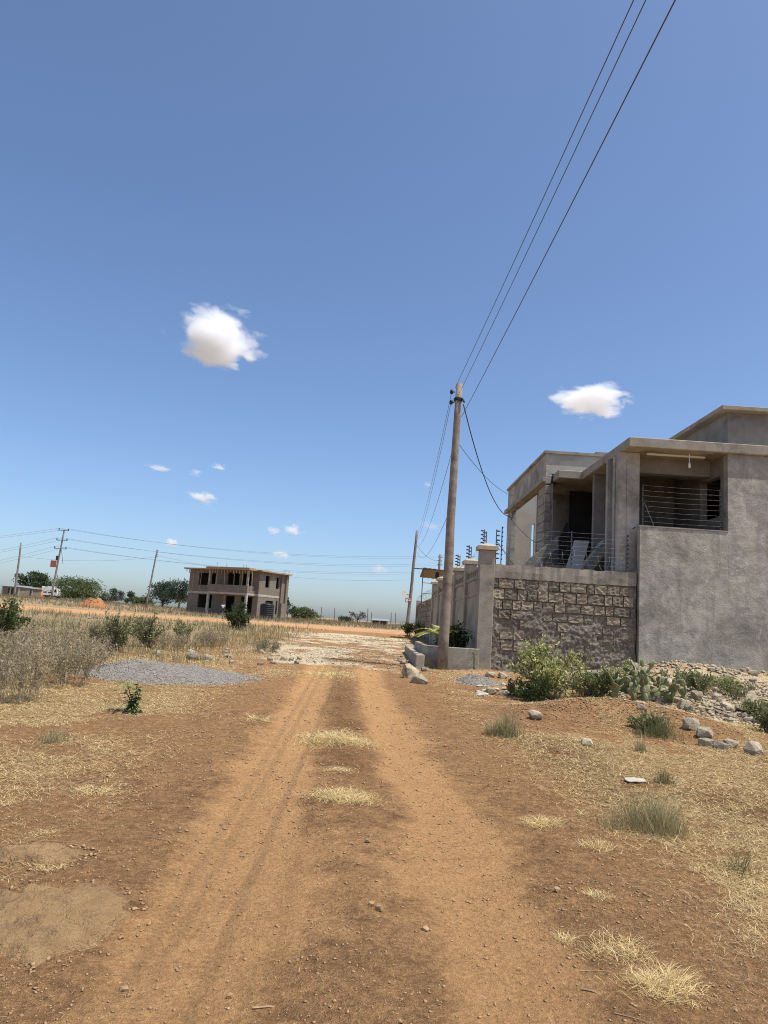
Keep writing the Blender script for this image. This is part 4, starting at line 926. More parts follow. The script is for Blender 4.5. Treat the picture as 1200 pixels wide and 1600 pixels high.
tree('round green tree right of the stone house', 478, 130, 949, width=5.0, clumps=15, n=3600, leaf=.3, cols=GA, flat=.55, seed=9, group=TG, stem=.05, base_py=970)
tree('small green tree between the thin tree and the round one', 462, 134, 953, width=2.6, clumps=10, n=1800, leaf=.28, cols=GE, flat=.6, seed=12, group=TG, stem=.05, base_py=970)
tree('sparse small grey tree on the bank above the road end', 558, 120, 953, width=2.6, clumps=9, n=420, leaf=.26, cols=((.10, .095, .08), (.13, .12, .10)), flat=.8, seed=10, group=TG, stem=.3, base_py=972, sparse=1.5, trunk_r=.08)
tree('low distant olive bushes seen at the foot of the bank', 535, 150, 963, width=4, clumps=10, n=1500, leaf=.35, cols=GE, flat=.5, seed=11, group=TG, stem=.05, base_py=972)

# ------------------------------------------------------------------ shrubs and plants
YG = ((.44, .43, .17), (.33, .34, .11), (.20, .24, .06), (.52, .49, .25)); OL = ((.17, .185, .07), (.23, .23, .10), (.12, .14, .045), (.30, .28, .16)); DG = ((.045, .07, .02), (.07, .10, .03), (.03, .05, .015)); DRY = ((.37, .30, .19), (.28, .22, .14), (.44, .365, .245), (.23, .20, .105))
MG = ((.09, .12, .035), (.13, .165, .05), (.06, .09, .025))
def at_px(px, py): g = gnd(px, py); return g.x, g.y
def bpx(name, label, px, py, wpx, hpx, **k):
    g = gnd(px, py); s = g.y/F; return bush(name, label, g.x, g.y, wpx*s, hpx*s, **k)
bpx('leafy_bush', 'large yellow-green leafy bush in front of the raw stone wall', 862, 1092, 150, 90, nst=24, nl=3000, leaf=.085, cols=YG, seed=1, up=.5)
bpx('leafy_bush', 'dark low bush at the foot of the yellow-green bush, left side', 835, 1096, 70, 34, nst=14, nl=1100, leaf=.06, cols=MG, seed=2)
bpx('leafy_bush', 'mid green shrub among rubble right of the prickly pear', 1095, 1084, 80, 34, nst=16, nl=1300, leaf=.06, cols=OL, seed=3)
bpx('leafy_bush', 'straggly weed clump by the right edge above the rubble', 1150, 1092, 70, 30, nst=14, nl=900, leaf=.05, cols=OL, seed=4)
bpx('leafy_bush', 'green grassy shrub cut by the right edge of the photo', 1200, 1146, 50, 48, nst=16, nl=1000, leaf=.055, cols=OL, seed=5)
bpx('leafy_bush', 'low green weeds between the leafy bush and the prickly pear', 935, 1090, 70, 48, nst=16, nl=1500, leaf=.05, cols=MG, seed=6)
bpx('weedy_shrub', 'olive weedy shrub behind the gravel heap, left of two', 178, 1018, 90, 60, nst=24, nl=2600, leaf=.06, cols=OL, seed=7, group='shrubs in the left field')
bpx('weedy_shrub', 'olive weedy shrub behind the gravel heap, right of two', 232, 1012, 80, 56, nst=22, nl=2300, leaf=.06, cols=OL, seed=8, group='shrubs in the left field')
bpx('weedy_shrub', 'green leafy shrub at the left edge of the field', 8, 998, 64, 58, nst=22, nl=2600, leaf=.08, cols=MG, seed=9, group='shrubs in the left field')
bpx('weedy_shrub', 'dense dark green shrub in front of the stone house', 373, 984, 50, 40, nst=28, nl=3600, leaf=.09, cols=DG, seed=10, up=.4)
bpx('weedy_shrub', 'low olive shrub right of the weedy pair', 285, 1002, 50, 34, nst=14, nl=1000, leaf=.06, cols=OL, seed=26, group='shrubs in the left field')
for i, (px, py, w, h, lab) in enumerate(((28, 1096, 110, 92, 'tallest grey-brown dry bush at the left edge'), (108, 1072, 90, 66, 'grey-brown dry bush next to the gravel heap'), (72, 1060, 130, 74, 'grey-brown dry bush behind the two nearest at left'), (0, 1070, 80, 84, 'dry bush cut by the left edge below the green shrub'), (138, 1046, 90, 56, 'dry twiggy bush touching the back of the gravel heap'), (60, 1020, 120, 50, 'low dry scrub further back at left'), (330, 1010, 60, 26, 'low dry scrub between gravel heap and house'), (120, 1012, 90, 44, 'pale dry scrub in the field behind the heap'), (20, 1030, 100, 50, 'mixed dry and green scrub under the left green shrub'), (160, 1005, 70, 34, 'short brown scrub left of the weedy shrubs'), (270, 1016, 70, 30, 'short brown scrub right of the weedy shrubs'), (415, 1018, 50, 20, 'low grass-like scrub at the edge of the junction'))):
    bpx('dry_bush', lab, px, py, w, h, nst=30, nl=2400, leaf=.06, cols=DRY+(((.13, .14, .06), (.19, .19, .08)) if i % 2 else ((.40, .33, .21),)), seed=40+i, lw=.2, up=1.1, root=.34, stem_mat='dry_stem', thin=.5, group='dry bushes in the left field')
for i, (px, py, w, h, cs, lab) in enumerate(((905, 1086, 70, 40, OL, 'dusty low shrub right behind the large yellow-green bush'), (985, 1068, 90, 34, YG, 'pale green sprawling shrub above the prickly pear'), (1065, 1072, 60, 30, OL, 'dusty green shrub beside the squared block'), (1125, 1078, 60, 22, YG, 'pale low weeds on the rubble bank near the wall'), (1010, 1142, 50, 26, OL, 'thin dusty weeds on the crest of the earth mound'), (1180, 1120, 50, 26, OL, 'small dusty weeds in rubble near the right edge'), (815, 1088, 50, 26, OL, 'low weeds left of the yellow-green bush'))):
    bpx('low_shrub', lab, px, py, w, h, nst=16, nl=900, leaf=.06, cols=cs, seed=60+i, up=.5, root=.3, group='low shrubs on the rubble bank')
# dark hedge in the planter and plants by the wall
bush('hedge_plant', 'dark green hedge plant inside the planter behind the near pole', 2.25, 20.6, 1.0, .95, nst=20, nl=1500, leaf=.09, cols=DG, seed=12, zoff=.3)
bush('hedge_plant', 'dark shrub at the foot of the leaning sign pole', 2.2, 49, 1.2, 1.0, nst=14, nl=900, leaf=.1, cols=DG, seed=13)
bush('hedge_plant', 'low shrub growing along the far rough wall', 2.45, 42, .7, 1.2, nst=14, nl=900, leaf=.09, cols=MG, seed=14)
def leaf_mesh(L, Wd, bend, n=5):
    v = []; f = []
    for i in range(n+1):
        t = i/n; w = Wd*.5*math.sin(PI*min(.98, .08+.92*t)**.8)+.001; x = L*t; z = -bend*L*t*t
        v += [(x, -w, z+w*.25), (x, 0, z), (x, w, z+w*.25)]
    for i in range(n):
        b = i*3; f += [(b, b+3, b+4, b+1), (b+1, b+4, b+5, b+2)]
    me = bpy.data.meshes.new('leaf'); me.from_pydata(v, [], f); me.update(); return me
def leafy_weed(label, x, y, h, n, seed, mat, L=.16, Wd=.05, name='broadleaf_weed'):
    z = Hz(x, y); e = empty(name, (x, y, z), label, 'plant'); r = random.Random(seed)
    me = leaf_mesh(L, Wd, .35); me.materials.append(M[mat])
    ns = 5 if n > 20 else 2
    for q in range(ns):
        a = q*6.283/ns+r.random(); sp = (.45 if n > 20 else .12)*h*(.4+.6*r.random()) if q else .02; hh = h*(.7+.3*r.random()) if q else h
        tip = Vector((sp*math.cos(a), sp*math.sin(a), hh*.9)); md = Vector((tip.x*.35, tip.y*.35, hh*.45))
        MB().tube([(0, 0, -.03), md, tip], [.009, .007, .003], 5).build('stem', M['dark_leaf'], e)
        for i in range(n//ns):
            t = .15+.85*(i+1)/(n//ns); b = i*2.4+r.random()*.8+q; p = md*(t/.5) if t < .5 else md.lerp(tip, (t-.5)/.5)
            o = bpy.data.objects.new('leaf', me); o.location = p; o.rotation_euler = (0, .1-.8*t+r.random()*.5, b); sc = .6+.55*r.random(); o.scale = (sc, sc, sc); link(o, e)
x, y = at_px(207, 1114); leafy_weed('single broad-leaved green weed in dry grass left of the track', x, y, .44, 70, 5, 'weed_leaf', .17, .055)
x, y = at_px(736, 1047); leafy_weed('thin young plant with long leaves in front of the planter wall', 2.62, 19.0, .78, 12, 8, 'weed_leaf', .26, .035, 'young_plant')
def palm():
    e = empty('cycad_palm', (1.95, 20.7, 1.0), 'yellow-green feathery palm plant in the planter behind the near pole', 'plant'); r = random.Random(3)
    for i in range(13):
        a = i*2.399; el = .35+.75*r.random(); L = .95+.3*r.random(); mb = MB(); pts = []
        for k in range(9):
            t = k/8; pts.append(Vector((math.cos(a)*L*t*math.cos(el)*1.1, math.sin(a)*L*t*math.cos(el)*1.1, .25+L*(math.sin(el)*t-.55*t*t))))
        mb.tube(pts, .008, 4)
        side = Vector((-math.sin(a), math.cos(a), 0))
        for k in range(2, 25):
            t = k/25; p = pts[min(8, int(t*8))].lerp(pts[min(8, int(t*8)+1)], t*8-int(t*8)); d = (pts[min(8, int(t*8)+1)]-pts[max(0, int(t*8)-1)]).normalized()
            for s in (-1, 1):
                q = p+side*s*.26*math.sin(PI*(.15+.8*t))+d*.08+Vector((0, 0, .03)); w = d*.014
                mb.add([p-w, p+w, q], [(0, 1, 2)])
        mb.build('frond', M['yellow_leaf'], e)
    MB().tube([(0, 0, -.3), (0, 0, .1), (0, 0, .28)], [.10, .11, .06], 8).build('trunk', M['bark'], e)
palm()
def prickly_pear():
    g = gnd(1000, 1092); e = empty('prickly_pear', (g.x, g.y+.3, Hz(g.x, g.y+.3)), 'sprawling prickly pear cactus with dusty flat pads among the rubble', 'cactus'); r = random.Random(11)
    bm = bmesh.new(); bmesh.ops.create_uvsphere(bm, u_segments=10, v_segments=6, radius=1)
    for v in bm.verts: v.co = Vector((v.co.x*.5*(.75+.25*(v.co.z+1)/2), v.co.y*.10, (v.co.z+1)*.5))
    me = bpy.data.meshes.new('pad'); bm.to_mesh(me); bm.free(); me.materials.append(M['pad']); me.polygons.foreach_set('use_smooth', [True]*len(me.polygons))
    cnt = [0]
    def grow(p, q, s, lev):
        if cnt[0] > 230: return
        cnt[0] += 1
        o = bpy.data.objects.new('pad', me); o.location = p; o.rotation_mode = 'QUATERNION'; o.rotation_quaternion = q; o.scale = (s*.78, s*.8, s); link(o, e)
        if lev < 3:
            for k in range(r.choice((1, 2, 2, 3)) if lev < 2 else r.choice((0, 1, 1, 2))):
                t = q @ Vector((s*(r.random()-.5)*.5, 0, s*(.75+.2*r.random())))
                q2 = q @ Euler(((r.random()-.5)*1.2, (r.random()-.5)*1.5, (r.random()-.5)*1.8)).to_quaternion()
                grow(Vector(p)+t, q2, s*(.78+.2*r.random()), lev+1)
    for i in range(30):
        x = (r.random()-.5)*1.9; y = (r.random()-.5)*1.0
        grow(Vector((x, y, Hz(g.x+x, g.y+.3+y)-e.location.z-.04)), Euler(((r.random()-.5)*.9, (r.random()-.5)*1.0, r.random()*3.1)).to_quaternion(), .17+.07*r.random(), 0)
prickly_pear()

# ------------------------------------------------------------------ stones and rubble
def stone_shape(seed, boxy=.6):
    r = random.Random(seed); bm = bmesh.new()
    for i in range(26):
        v = Vector((r.gauss(0, 1), r.gauss(0, 1), r.gauss(0, 1))).normalized(); m = max(abs(c) for c in v); v = v.lerp(v/m, boxy)*(.82+.2*r.random()); bm.verts.new(v*.5)
    res = bmesh.ops.convex_hull(bm, input=bm.verts); bmesh.ops.delete(bm, geom=[v for v in bm.verts if not v.link_faces], context='VERTS')
    bmesh.ops.bevel(bm, geom=bm.edges[:]+bm.verts[:], offset=.014, segments=1, affect='EDGES', profile=.5)
    bmesh.ops.subdivide_edges(bm, edges=[e for e in bm.edges if e.calc_length() > .22], cuts=1); bmesh.ops.triangulate(bm, faces=bm.faces)
    for v in bm.verts: v.co *= 1+.045*(r.random()-.5)
    bmesh.ops.recalc_face_normals(bm, faces=bm.faces); me = bpy.data.meshes.new('stone'); bm.to_mesh(me); bm.free(); return me
SH_ = [stone_shape(i) for i in range(10)]
for s in SH_: s.materials.append(M['stone'])
SP_ = [stone_shape(60+i) for i in range(4)]
for q_ in SP_: q_.materials.append(M['pebble'])
SW_ = [stone_shape(30+i) for i in range(4)]
for s in SW_: s.materials.append(M['stone_white'])
sr = random.Random(21)
def stone(label, px, py, wpx, hpx, name='rubble_stone', group='rubble stones by the grey house', white=False, sink=.2, pos_=None, sz=None, shapes=None):
    if pos_ is None:
        g = gnd(px, py+hpx*.35); s = g.y/F; w = wpx*s; h = hpx*s*1.0
    else: g = Vector(pos_); w, h = sz
    o = bpy.data.objects.new(name, (shapes or (SW_ if white else SH_))[sr.randrange(4 if white or shapes else 10)]); o.location = (g.x, g.y, Hz(g.x, g.y)+h*(.5-sink))
    o.scale = (w, w*(.6+.4*sr.random()), h*1.1); o.rotation_euler = ((sr.random()-.5)*.5, (sr.random()-.5)*.5, (sr.random()-.5)*1.2); link(o)
    return tag(o, label, 'stone', group)
for (px, py, w, h, lab) in ((1079, 1131, 28, 20, 'dark squared stone at the top of the row edging the earth mound'), (1101, 1145, 26, 19, 'squared stone just below the dark one edging the mound'), (1106, 1160, 32, 15, 'flat pale stone at the foot of the earth mound row'), (1127, 1165, 24, 13, 'low tilted stone between the flat pale one and the edge boulder'), (1143, 1162, 24, 16, 'tilted slab stone left of the pale edge boulder'), (1178, 1171, 30, 22, 'pale rounded boulder near the right edge, end of the row'), (1046, 1067, 20, 14, 'squared block beside the upper prickly pear pads'), (1044, 1090, 18, 18, 'upright tan block below the prickly pear'), (1067, 1100, 18, 18, 'reddish sided block right of the prickly pear'), (1088, 1088, 18, 20, 'upright grey slab standing in the rubble'), (1138, 1104, 24, 12, 'long flat block lying in the middle of the rubble'), (1158, 1108, 22, 14, 'pale tilted block right of the long flat one'), (1172, 1088, 28, 17, 'large grey boulder in the upper right rubble'), (917, 1160, 20, 13, 'lone brown stone on the bare ground before the mound'), (836, 1118, 24, 15, 'broken concrete lump at the left foot of the mound'), (906, 1070, 26, 20, 'tan block peeking between bush and prickly pear'), (1002, 1105, 16, 9, 'small pale stone on the crest of the mound'), (641, 1050, 28, 26, 'large pale rock lying against the near end of the kerb'), (655, 1062, 30, 16, 'flat tan rock in front of the kerb rock'), (300, 1026, 22, 18, 'brown block stone behind the gravel heap'), (322, 1028, 20, 12, 'pale stone right of the brown block behind the gravel heap'), (245, 1020, 14, 8, 'small white stone at the top edge of the gravel heap'), (786, 1056, 16, 10, 'tan stone at the end of the red soil spill'), (766, 1054, 16, 9, 'grey stone on the red soil spill'), (765, 1080, 18, 14, 'grey rock above the white plaster scraps')):
    stone(lab, px, py, w, h, group='rubble and stones')
for k in range(340):
    x = sr.uniform(4.5, 11); y = sr.uniform(12.4, 19.3)
    if x/y > .62: continue
    s = .06+.22*sr.random()**2.2; stone('small broken stone lying loose in the rubble before the grey house', 0, 0, 0, 0, pos_=(x, y, 0), sz=(s, s*.6), group='small rubble stones')
for k in range(26):
    x = sr.uniform(-5.6, -1.9); y = sr.uniform(17.2, 21.5); s = .08+.14*sr.random(); stone('small stone in the strip between the gravel heap and the junction', 0, 0, 0, 0, name='loose_stone', pos_=(x, y, 0), sz=(s, s*.6), group='stones edging the junction')
for k in range(22):
    x = sr.uniform(.6, 1.25)+.02*k % .3; y = sr.uniform(16.8, 24); s = .07+.12*sr.random(); stone('small stone at the rough road edge along the kerb', 0, 0, 0, 0, name='loose_stone', pos_=(x, y, 0), sz=(s, s*.6), group='stones edging the kerb')
for k in range(20):
    g = gnd(sr.uniform(705, 800), sr.uniform(1068, 1090)); s = .06+.14*sr.random(); stone('white plaster scrap in the pale heap beside the track', 0, 0, 0, 0, name='plaster_scrap', pos_=g, sz=(s, s*.4), white=True, group='white plaster scraps')
g = gnd(991, 1221); o = stone('pale flat round stone lying alone on the dry ground at right', 0, 0, 0, 0, name='flat_stone', pos_=g, sz=(.26, .045), white=True, group='single flat stones'); o.scale.y = .2; o.rotation_euler = (0, 0, .3)
def chunks(name, P, S, mat, parent=None, kind='stuff', label=None, cat=None):
    """many tiny angular stones in one mesh"""
    n = len(P); base = np.array([(1, 0, 0), (-1, 0, 0), (0, 1, 0), (0, -1, 0), (0, 0, .8), (0, 0, -.8)], float)
    fc = np.array([(0, 2, 4), (2, 1, 4), (1, 3, 4), (3, 0, 4), (2, 0, 5), (1, 2, 5), (3, 1, 5), (0, 3, 5)])
    J = base[None]*(.65+.7*RNG.random((n, 6, 1)))+.22*RNG.normal(size=(n, 6, 3)); a = RNG.random(n)*2*PI; ca, sa = np.cos(a), np.sin(a)
    X = J[:, :, 0]*ca[:, None]-J[:, :, 1]*sa[:, None]; Yv = J[:, :, 0]*sa[:, None]+J[:, :, 1]*ca[:, None]
    V = np.stack([X, Yv, J[:, :, 2]*.7], -1)*S[:, None, None]+P[:, None, :]
    Fa = (fc[None]+(np.arange(n)*6)[:, None, None]).reshape(-1, 3)
    o = np_mesh(name, V.reshape(-1, 3), [Fa], M[mat], None, parent); tag(o, label, cat, None, kind); return o
# gravel heap at the left
def heap(name, label, cx, cy, rx, ry, h, mat, chipmat, nchip, cs, tilt=0, seed=1):
    nx, ny = 60, 36; u, v = np.meshgrid(np.linspace(-1, 1, nx), np.linspace(-1, 1, ny), indexing='ij'); r2 = np.sqrt(u**2+v**2)
    def hh(u, v):
        r = np.sqrt(u**2+v**2); b = sst(1-r, 0, .75)*(1-tilt*.5*(u+1))
        return h*b*(.55+.9*fbm(u*3+seed*5, v*2.2+seed, 1.2, 3))-.05*sst(r, .8, 1)+.01
    X = cx+u*rx+v*.1; Yv = cy+v*ry; Z = H(X.ravel(), Yv.ravel()).reshape(X.shape)+hh(u, v)
    k = (r2 <= 1.02); zc = Hz(cx, cy)
    V = np.stack([X-cx, Yv-cy, Z-zc], -1).reshape(-1, 3); i, j = np.meshgrid(np.arange(nx-1), np.arange(ny-1), indexing='ij')
    q = np.stack([i*ny+j, (i+1)*ny+j, (i+1)*ny+j+1, i*ny+j+1], -1).reshape(-1, 4); kk = k.ravel()[q].all(1)
    o = np_mesh(name, V, [q[kk]], M[mat], None, None, True); o.location = (cx, cy, zc); tag(o, label, 'heap', 'heaps of loose material')
    a = RNG.random(nchip)*2*PI; rr = np.sqrt(RNG.random(nchip))*1.05; uu, vv = rr*np.cos(a), rr*np.sin(a); px = cx+uu*rx+vv*.1; py = cy+vv*ry
    P = np.stack([px-cx, py-cy, H(px, py)+np.maximum(hh(uu, vv), 0)-zc], 1); c = chunks('loose_chips', P, cs*(.4+RNG.random(nchip)), chipmat, o)
heap('gravel_heap', 'low spread heap of grey gravel left of the track', -4.05, 14.3, 1.8, 1.4, .25, 'heap_grey', 'chips', 9000, .016, .75)
heap('earth_heap', 'small red earth heap on the far red strip left of the field', atY(146, 942, 76).x, 76, 1.9, 1.2, .9, 'red_earth', 'red_earth', 900, .05, 0, 5)
g = gnd(745, 1066); heap('gravel_heap', 'small pale grey gravel heap below the stone wall corner', g.x, g.y, .55, .7, .14, 'heap_grey', 'chips', 1800, .016, 0, 3)
# half-buried rock slabs at the bottom left
def slab_rock(label, px, py, rx, ry, h, seed):
    g = gnd(px, py); nx, ny = 110, 90; u, v = np.meshgrid(np.linspace(-1, 1, nx), np.linspace(-1, 1, ny), indexing='ij')
    a = np.arctan2(v, u); rr = np.sqrt(u*u+v*v)/(.72+.5*fbm(np.cos(a)*2+seed, np.sin(a)*2, 1.3, 4)); X = g.x+u*rx; Yv = g.y+v*ry
    Z = H(X.ravel(), Yv.ravel()).reshape(X.shape)+h*(1-np.clip(rr, 0, 1.2)**3)*(.55+.9*fbm(X*1.0, Yv, 5, 4))+.05*(fbm(X, Yv, 8, 3)-.5)+.03*(fbm(X, Yv, 26, 4)-.5)-.006-.07*sst(rr+.3*(fbm(X, Yv, 9, 3)-.5), .84, 1.08)
    i, j = np.meshgrid(np.arange(nx-1), np.arange(ny-1), indexing='ij'); q = np.stack([i*ny+j, (i+1)*ny+j, (i+1)*ny+j+1, i*ny+j+1], -1).reshape(-1, 4); kk = (rr.ravel()[q] < 1.08).all(1)
    zc = Hz(g.x, g.y); o = np_mesh('flat_rock', np.stack([X-g.x, Yv-g.y, Z-zc], -1).reshape(-1, 3), [q[kk]], M['slab_rock'], None, None, False); o.location = (g.x, g.y, zc); tag(o, label, 'rock', 'half-buried rocks')
    n = 420; a = RNG.random(n)*2*PI; q = .7+.5*RNG.random(n); x = g.x+np.cos(a)*rx*q; y = g.y+np.sin(a)*ry*q; c_ = .003+.016*RNG.random(n)**4; chunks('crumbs', np.stack([x-g.x, y-g.y, H(x, y)-zc+c_*.3], 1), c_, 'pebble', o)
M['slab_rock'] = pmat('slab_rock', (.345, .208, .096), (.46, .295, .142), 9, .97, 1.0, 45, (.22, .14, .075), 7, bd=.05)
slab_rock('wide flat half-buried rock at the bottom left corner', 70, 1440, .46, .47, .08, 1)
slab_rock('smaller flat rock above the wide half-buried one at left', 60, 1338, .32, .22, .06, 2)

# ------------------------------------------------------------------ loose pebbles, litter and grass (uncountable)
def scatter(n, r0, r1, dens, amax=36, power=1.0):
    u = RNG.random(n); r = r0*(r1/r0)**(u**power); a = np.radians(RNG.uniform(-amax, amax, n)); x = r*np.sin(a); y = r*np.cos(a)
    k = RNG.random(n) < dens(x, y); return x[k], y[k], r[k]
STR = ((.72, .56, .26), (.62, .47, .22), (.48, .345, .155), (.78, .64, .34)); STB = ((.38, .275, .155), (.48, .36, .205), (.29, .205, .115), (.56, .445, .265))
def peb():
    x, y, r = scatter(70000, 2.5, 22, lambda x, y: .25+.75*sst(fbm(x, y, 1.5, 3), .45, .65)*(1-.5*trackmask(x, y)[0]))
    s = (.0022+.0085*RNG.random(len(x))**5)*(.55+.16*np.minimum(r, 12)); chunks('pebbles', np.stack([x, y, H(x, y)+s*.2], 1), s, 'pebble', label='loose pebbles and clods scattered over the dirt track', cat='pebbles')
    n = 12000; x = RNG.uniform(4.4, 12, n); y = RNG.uniform(12.2, 19.6, n); k = (fbm(x, y, .9, 3) > .42)
    x, y = x[k], y[k]; s = .014+.055*RNG.random(len(x))**2.5; chunks('rubble_chips', np.stack([x, y, H(x, y)+s*.2], 1), s, 'stone', label='small rubble chips strewn in front of the grey house', cat='rubble')
    n = 2600; x = RNG.normal(3.9, .95, n); y = RNG.normal(11.8, .55, n); s = .006+.022*RNG.random(n)**3; chunks('clods', np.stack([x, y, H(x, y)+s*.2], 1), s, 'pebble', label='reddish clods covering the earth mound', cat='clods')
    n = 6500; x = RNG.uniform(-4.5, 2.2, n); y = RNG.uniform(17.8, 40, n); k = fbm(x, y, .7, 3) > .45; x, y = x[k], y[k]; s = .012+.035*RNG.random(len(x))**3; chunks('road_gravel', np.stack([x, y, H(x, y)+s*.15], 1), s, 'stone', label='coarse gravel covering the road junction', cat='gravel')
peb()
def m_straw(x, y): return masks(x, y)[0][:, 1]
def lying(n, r0, r1, dens, L, cols, name, label, lift=.25, wmul=1.0):
    x, y, r = scatter(n, r0, r1, dens); m = len(x); a = RNG.random(m)*2*PI; l = L*(.4+RNG.random(m))*(1+.02*r)
    P = np.stack([x, y, H(x, y)+.004+.012*RNG.random(m)], 1); T = np.stack([np.cos(a)*l, np.sin(a)*l, l*lift*RNG.random(m)], 1)
    o = blade_obj(name, P, T, np.maximum(.002, .0005*r)*wmul*(.7+.6*RNG.random(m)), palette(m, cols, .25), .12); tag(o, label, 'grass', None, 'stuff'); return o
def off_road(x, y): return np.clip(sst(-(x-cL(y)), .75, 1.6)+sst(x-cR(y), .75, 1.6), 0, 1)
lying(420000, 2.7, 30, lambda x, y: np.clip(m_straw(x, y)*1.3, 0, 1)*(1-sst(y, 19, 24)), .07, STR, 'dry_straw', 'pale dry cut grass lying in patches beside and between the tracks')
lying(210000, 2.7, 26, lambda x, y: off_road(x, y)*sst(fbm(x, y, 3.1, 3), .36, .62)*.8, .045, STB, 'straw_litter', 'brown dry grass litter thinly covering the bare verges')
lying(40000, 2.7, 20, lambda x, y: (1-off_road(x, y))*.25*(1-.8*trackmask(x, y)[0]), .025, STB, 'track_litter', 'scattered bits of dry stalk on the track')
def standing(n, r0, r1, dens, h, cols, name, label, lean=.35, w0=.0022, wr=.00055, amax=36):
    x, y, r = scatter(n, r0, r1, dens, amax); m = len(x); a = RNG.random(m)*2*PI; hh = h*(.45+.8*RNG.random(m))
    cl = .15+1.7*fbm(x, y, .8, 3)**1.6; hh = hh*cl
    P = np.stack([x, y, H(x, y)-.01], 1); l = lean*hh*RNG.random(m); T = np.stack([np.cos(a)*l, np.sin(a)*l, hh], 1)
    o = blade_obj(name, P, T, np.maximum(w0, wr*r)*(.7+.6*RNG.random(m)), palette(m, cols, .22), .1); tag(o, label, 'grass', None, 'stuff'); return o
FLD = ((.36, .285, .16), (.30, .24, .125), (.22, .20, .09), (.17, .175, .07), (.42, .345, .205), (.20, .20, .085)); BNK = ((.26, .19, .11), (.31, .235, .14), (.21, .165, .095), (.19, .17, .085))
hp = lambda x, y: 1-np.clip(ell(x, y, -4.05, 14.2, 1.9, 1.4)*1.8, 0, 1)
standing(46000, 3.0, 16, lambda x, y: off_road(x, y)*sst(fbm(x+9, y, 1.9, 3), .46, .62)*sst(m_straw(x, y), .15, .6)*(1-sst(x, 4, 6)*sst(y, 12, 14))*hp(x, y), .05, STR+STB, 'stubble', 'short dry grass stubble standing on the verges', .9)
standing(90000, 9.5, 52, lambda x, y: sst(-x, 3.0+.0*y, 5.2)*sst(y, 9.5, 13)*hp(x, y)*(1-sst(y, 46, 52))*sst(fbm(x, y, .5, 3), .36, .60), .36, FLD, 'field_grass', 'tall dry brownish grass covering the left field', .5, .003, .0006, 48)
standing(26000, 17, 50, lambda x, y: sst(-x, 2.8, 4.0)*(1-sst(-x, 6, 9)), .16, FLD+STR, 'field_grass', 'dry grass between the field shrubs and the junction', .6, .003, .0006)
standing(42000, 68, 150, lambda x, y: (masks(x, y)[0][:, 2] < .2)*sst(y, 68, 74)*1.0, .5, BNK, 'bank_grass', 'dry tall grass on the far bank behind the red cross road', .4, .004, .0006, 48)
standing(9000, 20, 46, lambda x, y: sst(x, 1.0, 1.35)*(1-sst(x, 1.9, 2.4))*sst(y, 27, 30), .14, FLD+MG, 'verge_grass', 'weeds along the foot of the roadside wall', .6, .004, .0006)
standing(9000, 9, 20, lambda x, y: sst(x, 1.0, 1.6)*(1-sst(x, 3.2, 4.2))*sst(y, 12.5, 15)*sst(fbm(x, y, 1.2, 2), .42, .6), .09, ((.22, .22, .09), (.30, .27, .13), (.40, .33, .18)), 'verge_grass', 'half-green grass before the planter wall and white scraps', .7)
standing(7000, 11, 20, lambda x, y: sst(x, 4.6, 5.4)*sst(fbm(x+3, y, 1.0, 2), .48, .62), .14, ((.20, .21, .08), (.28, .25, .12), (.16, .17, .06)), 'rubble_grass', 'sparse grass growing between the rubble', .7)
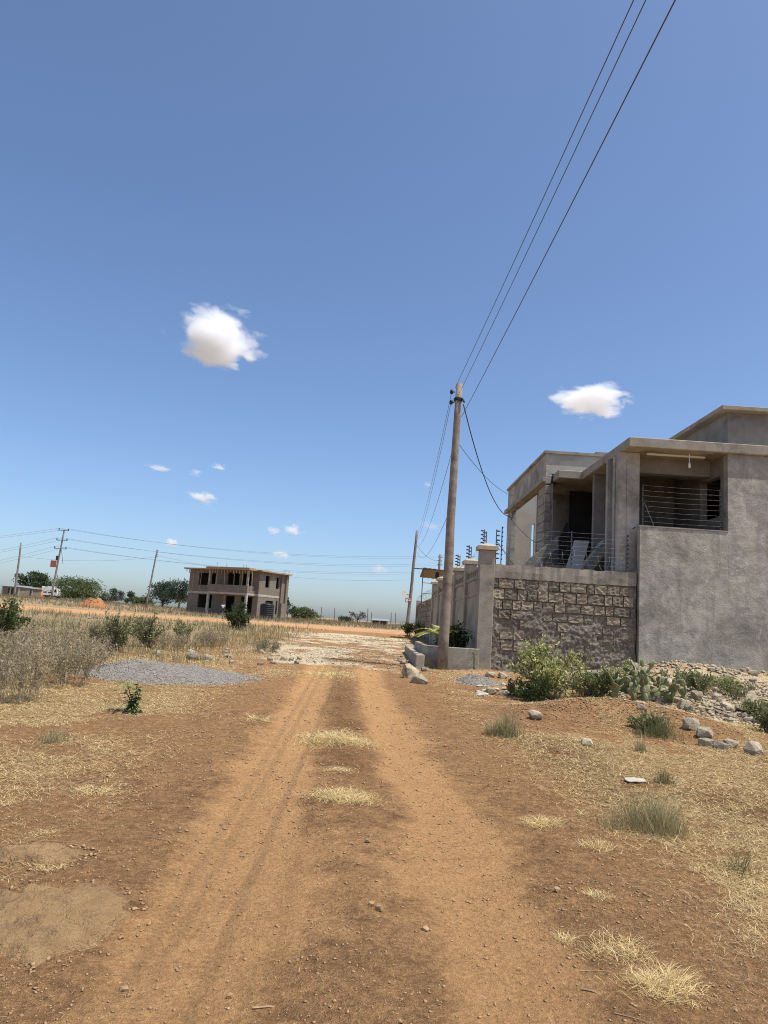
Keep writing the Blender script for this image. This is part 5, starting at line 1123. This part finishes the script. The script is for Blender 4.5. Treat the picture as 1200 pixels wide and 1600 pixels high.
# single tufts
GT = ((.30, .265, .12), (.38, .315, .165), (.23, .21, .09), (.46, .38, .22)); GD = ((.19, .18, .075), (.27, .24, .11), (.13, .135, .05))
for i, (px, py, wpx, hpx, n, cs, lab) in enumerate(((515, 1158, 104, 26, 1500, STR, 'bright yellow straw patch on the middle strip, further one'), (530, 1246, 92, 22, 1100, STR, 'bright yellow straw patch on the middle strip, nearer one'), (560, 1160, 40, 14, 260, STR, 'straw trail at the right end of the further patch'), (535, 1204, 40, 12, 200, STR, 'thin straw between the two middle patches'), (512, 1056, 90, 12, 900, STR, 'straw spread where the track meets the junction'), (1005, 1296, 105, 58, 900, GT, 'wide grey-green grass tuft on the right verge'), (787, 1150, 42, 44, 420, GT, 'green-brown grass tuft left of the earth mound foot'), (1030, 1150, 60, 44, 420, GD, 'dark wiry grass tuft on the flank of the earth mound'), (1150, 1362, 46, 50, 90, GD, 'small dark sprig with pale litter at its foot near the right edge'), (1038, 1225, 26, 30, 120, GD, 'small thin tuft right of the flat round stone'), (1000, 1175, 22, 26, 110, GT, 'little tuft in front of the mound'), (930, 1325, 50, 22, 260, STR, 'flat pale straw tuft below the wide grey-green tuft'), (850, 1290, 60, 26, 420, STR, 'bright straw tuft at the edge of the right track'), (935, 1400, 38, 22, 150, STR, 'small straw tuft beside the right track, near'), (66, 1352, 66, 26, 320, STR, 'straw tuft lying between the two flat rocks'), (65, 1305, 40, 20, 160, STR, 'straw tuft above the smaller flat rock'), (960, 1480, 90, 34, 420, STR, 'spread straw patch at lower right'), (1040, 1540, 96, 44, 900, STR, 'largest straw patch near the bottom right corner'), (885, 1470, 26, 24, 130, STR, 'tiny straw star near the right track edge'), (150, 1236, 66, 18, 300, STR, 'bright straw tuft on bare soil at left'), (88, 1160, 40, 30, 200, GT, 'grass tuft in the litter at far left'), (400, 1125, 36, 22, 140, STR, 'small pale tuft left of the left track'))):
    g = gnd(px, py); s = g.y/F; tuft(lab, g.x, g.y, wpx*s*.5, hpx*s, int(n*1.6), cs, i, flat=cs is STR, wd=max(.0028, .00055*g.y))
# a few sticks
for i, (px, py, L, a, lab) in enumerate(((395, 1577, .14, .1, 'short dry stick at the bottom of the left track'), (909, 1547, .09, -.6, 'short broken stick at the edge of the right track'), (905, 1519, .16, .05, 'thin pale stalk above the broken stick'), (600, 1398, .07, 1.3, 'short pale stalk on the middle of the track'), (640, 1440, .12, -.3, 'thin dark twig on the middle of the track'), (960, 1585, .22, -.5, 'long thin straw at the bottom right'), (225, 1308, .2, -.1, 'long pale stalk on bare soil at left'), (30, 1314, .5, .05, 'very long pale stalk near the left edge'))):
    g = gnd(px, py); d = Vector((math.cos(a), math.sin(a), 0))*L; o = MB().tube([(0, 0, 0), d*.5+Vector((0, 0, .006)), d+Vector((0, 0, .002))], [.005, .004, .003] if i < 2 else [.0025, .002, .0015], 5).build('dry_stick', M['timber']); o.location = (g.x, g.y, g.z+.006); tag(o, lab, 'stick', 'sticks on the track')

# single stones big enough to pick out on the track, and a scrap of green
for (px, py, w, h, lab) in ((592, 1420, 13, 10, 'brown stone on the middle of the track, larger of a pair'), (580, 1413, 9, 7, 'small stone touching the larger one on the middle of the track'), (665, 1452, 12, 7, 'pale flat stone right of the middle of the track'), (193, 1546, 13, 7, 'dark stone low on the left track'), (358, 1556, 9, 7, 'small rounded stone near the bottom stick'), (871, 1391, 11, 8, 'pale pebble beside the right track'), (548, 1318, 8, 5, 'tiny dark stone beside the green scrap'), (810, 1515, 8, 6, 'dark pebble at the lower right of the track')):
    stone(lab, px, py, w, h, name='track_stone', group='single stones on the track', shapes=SP_)
g = gnd(569, 1316); me = leaf_mesh(.05, .03, .3); me.materials.append(M['dark_leaf']); o = bpy.data.objects.new('green_scrap', me); o.location = (g.x, g.y, g.z+.012); link(o); tag(o, 'small dark green scrap lying on the middle of the track', 'scrap')
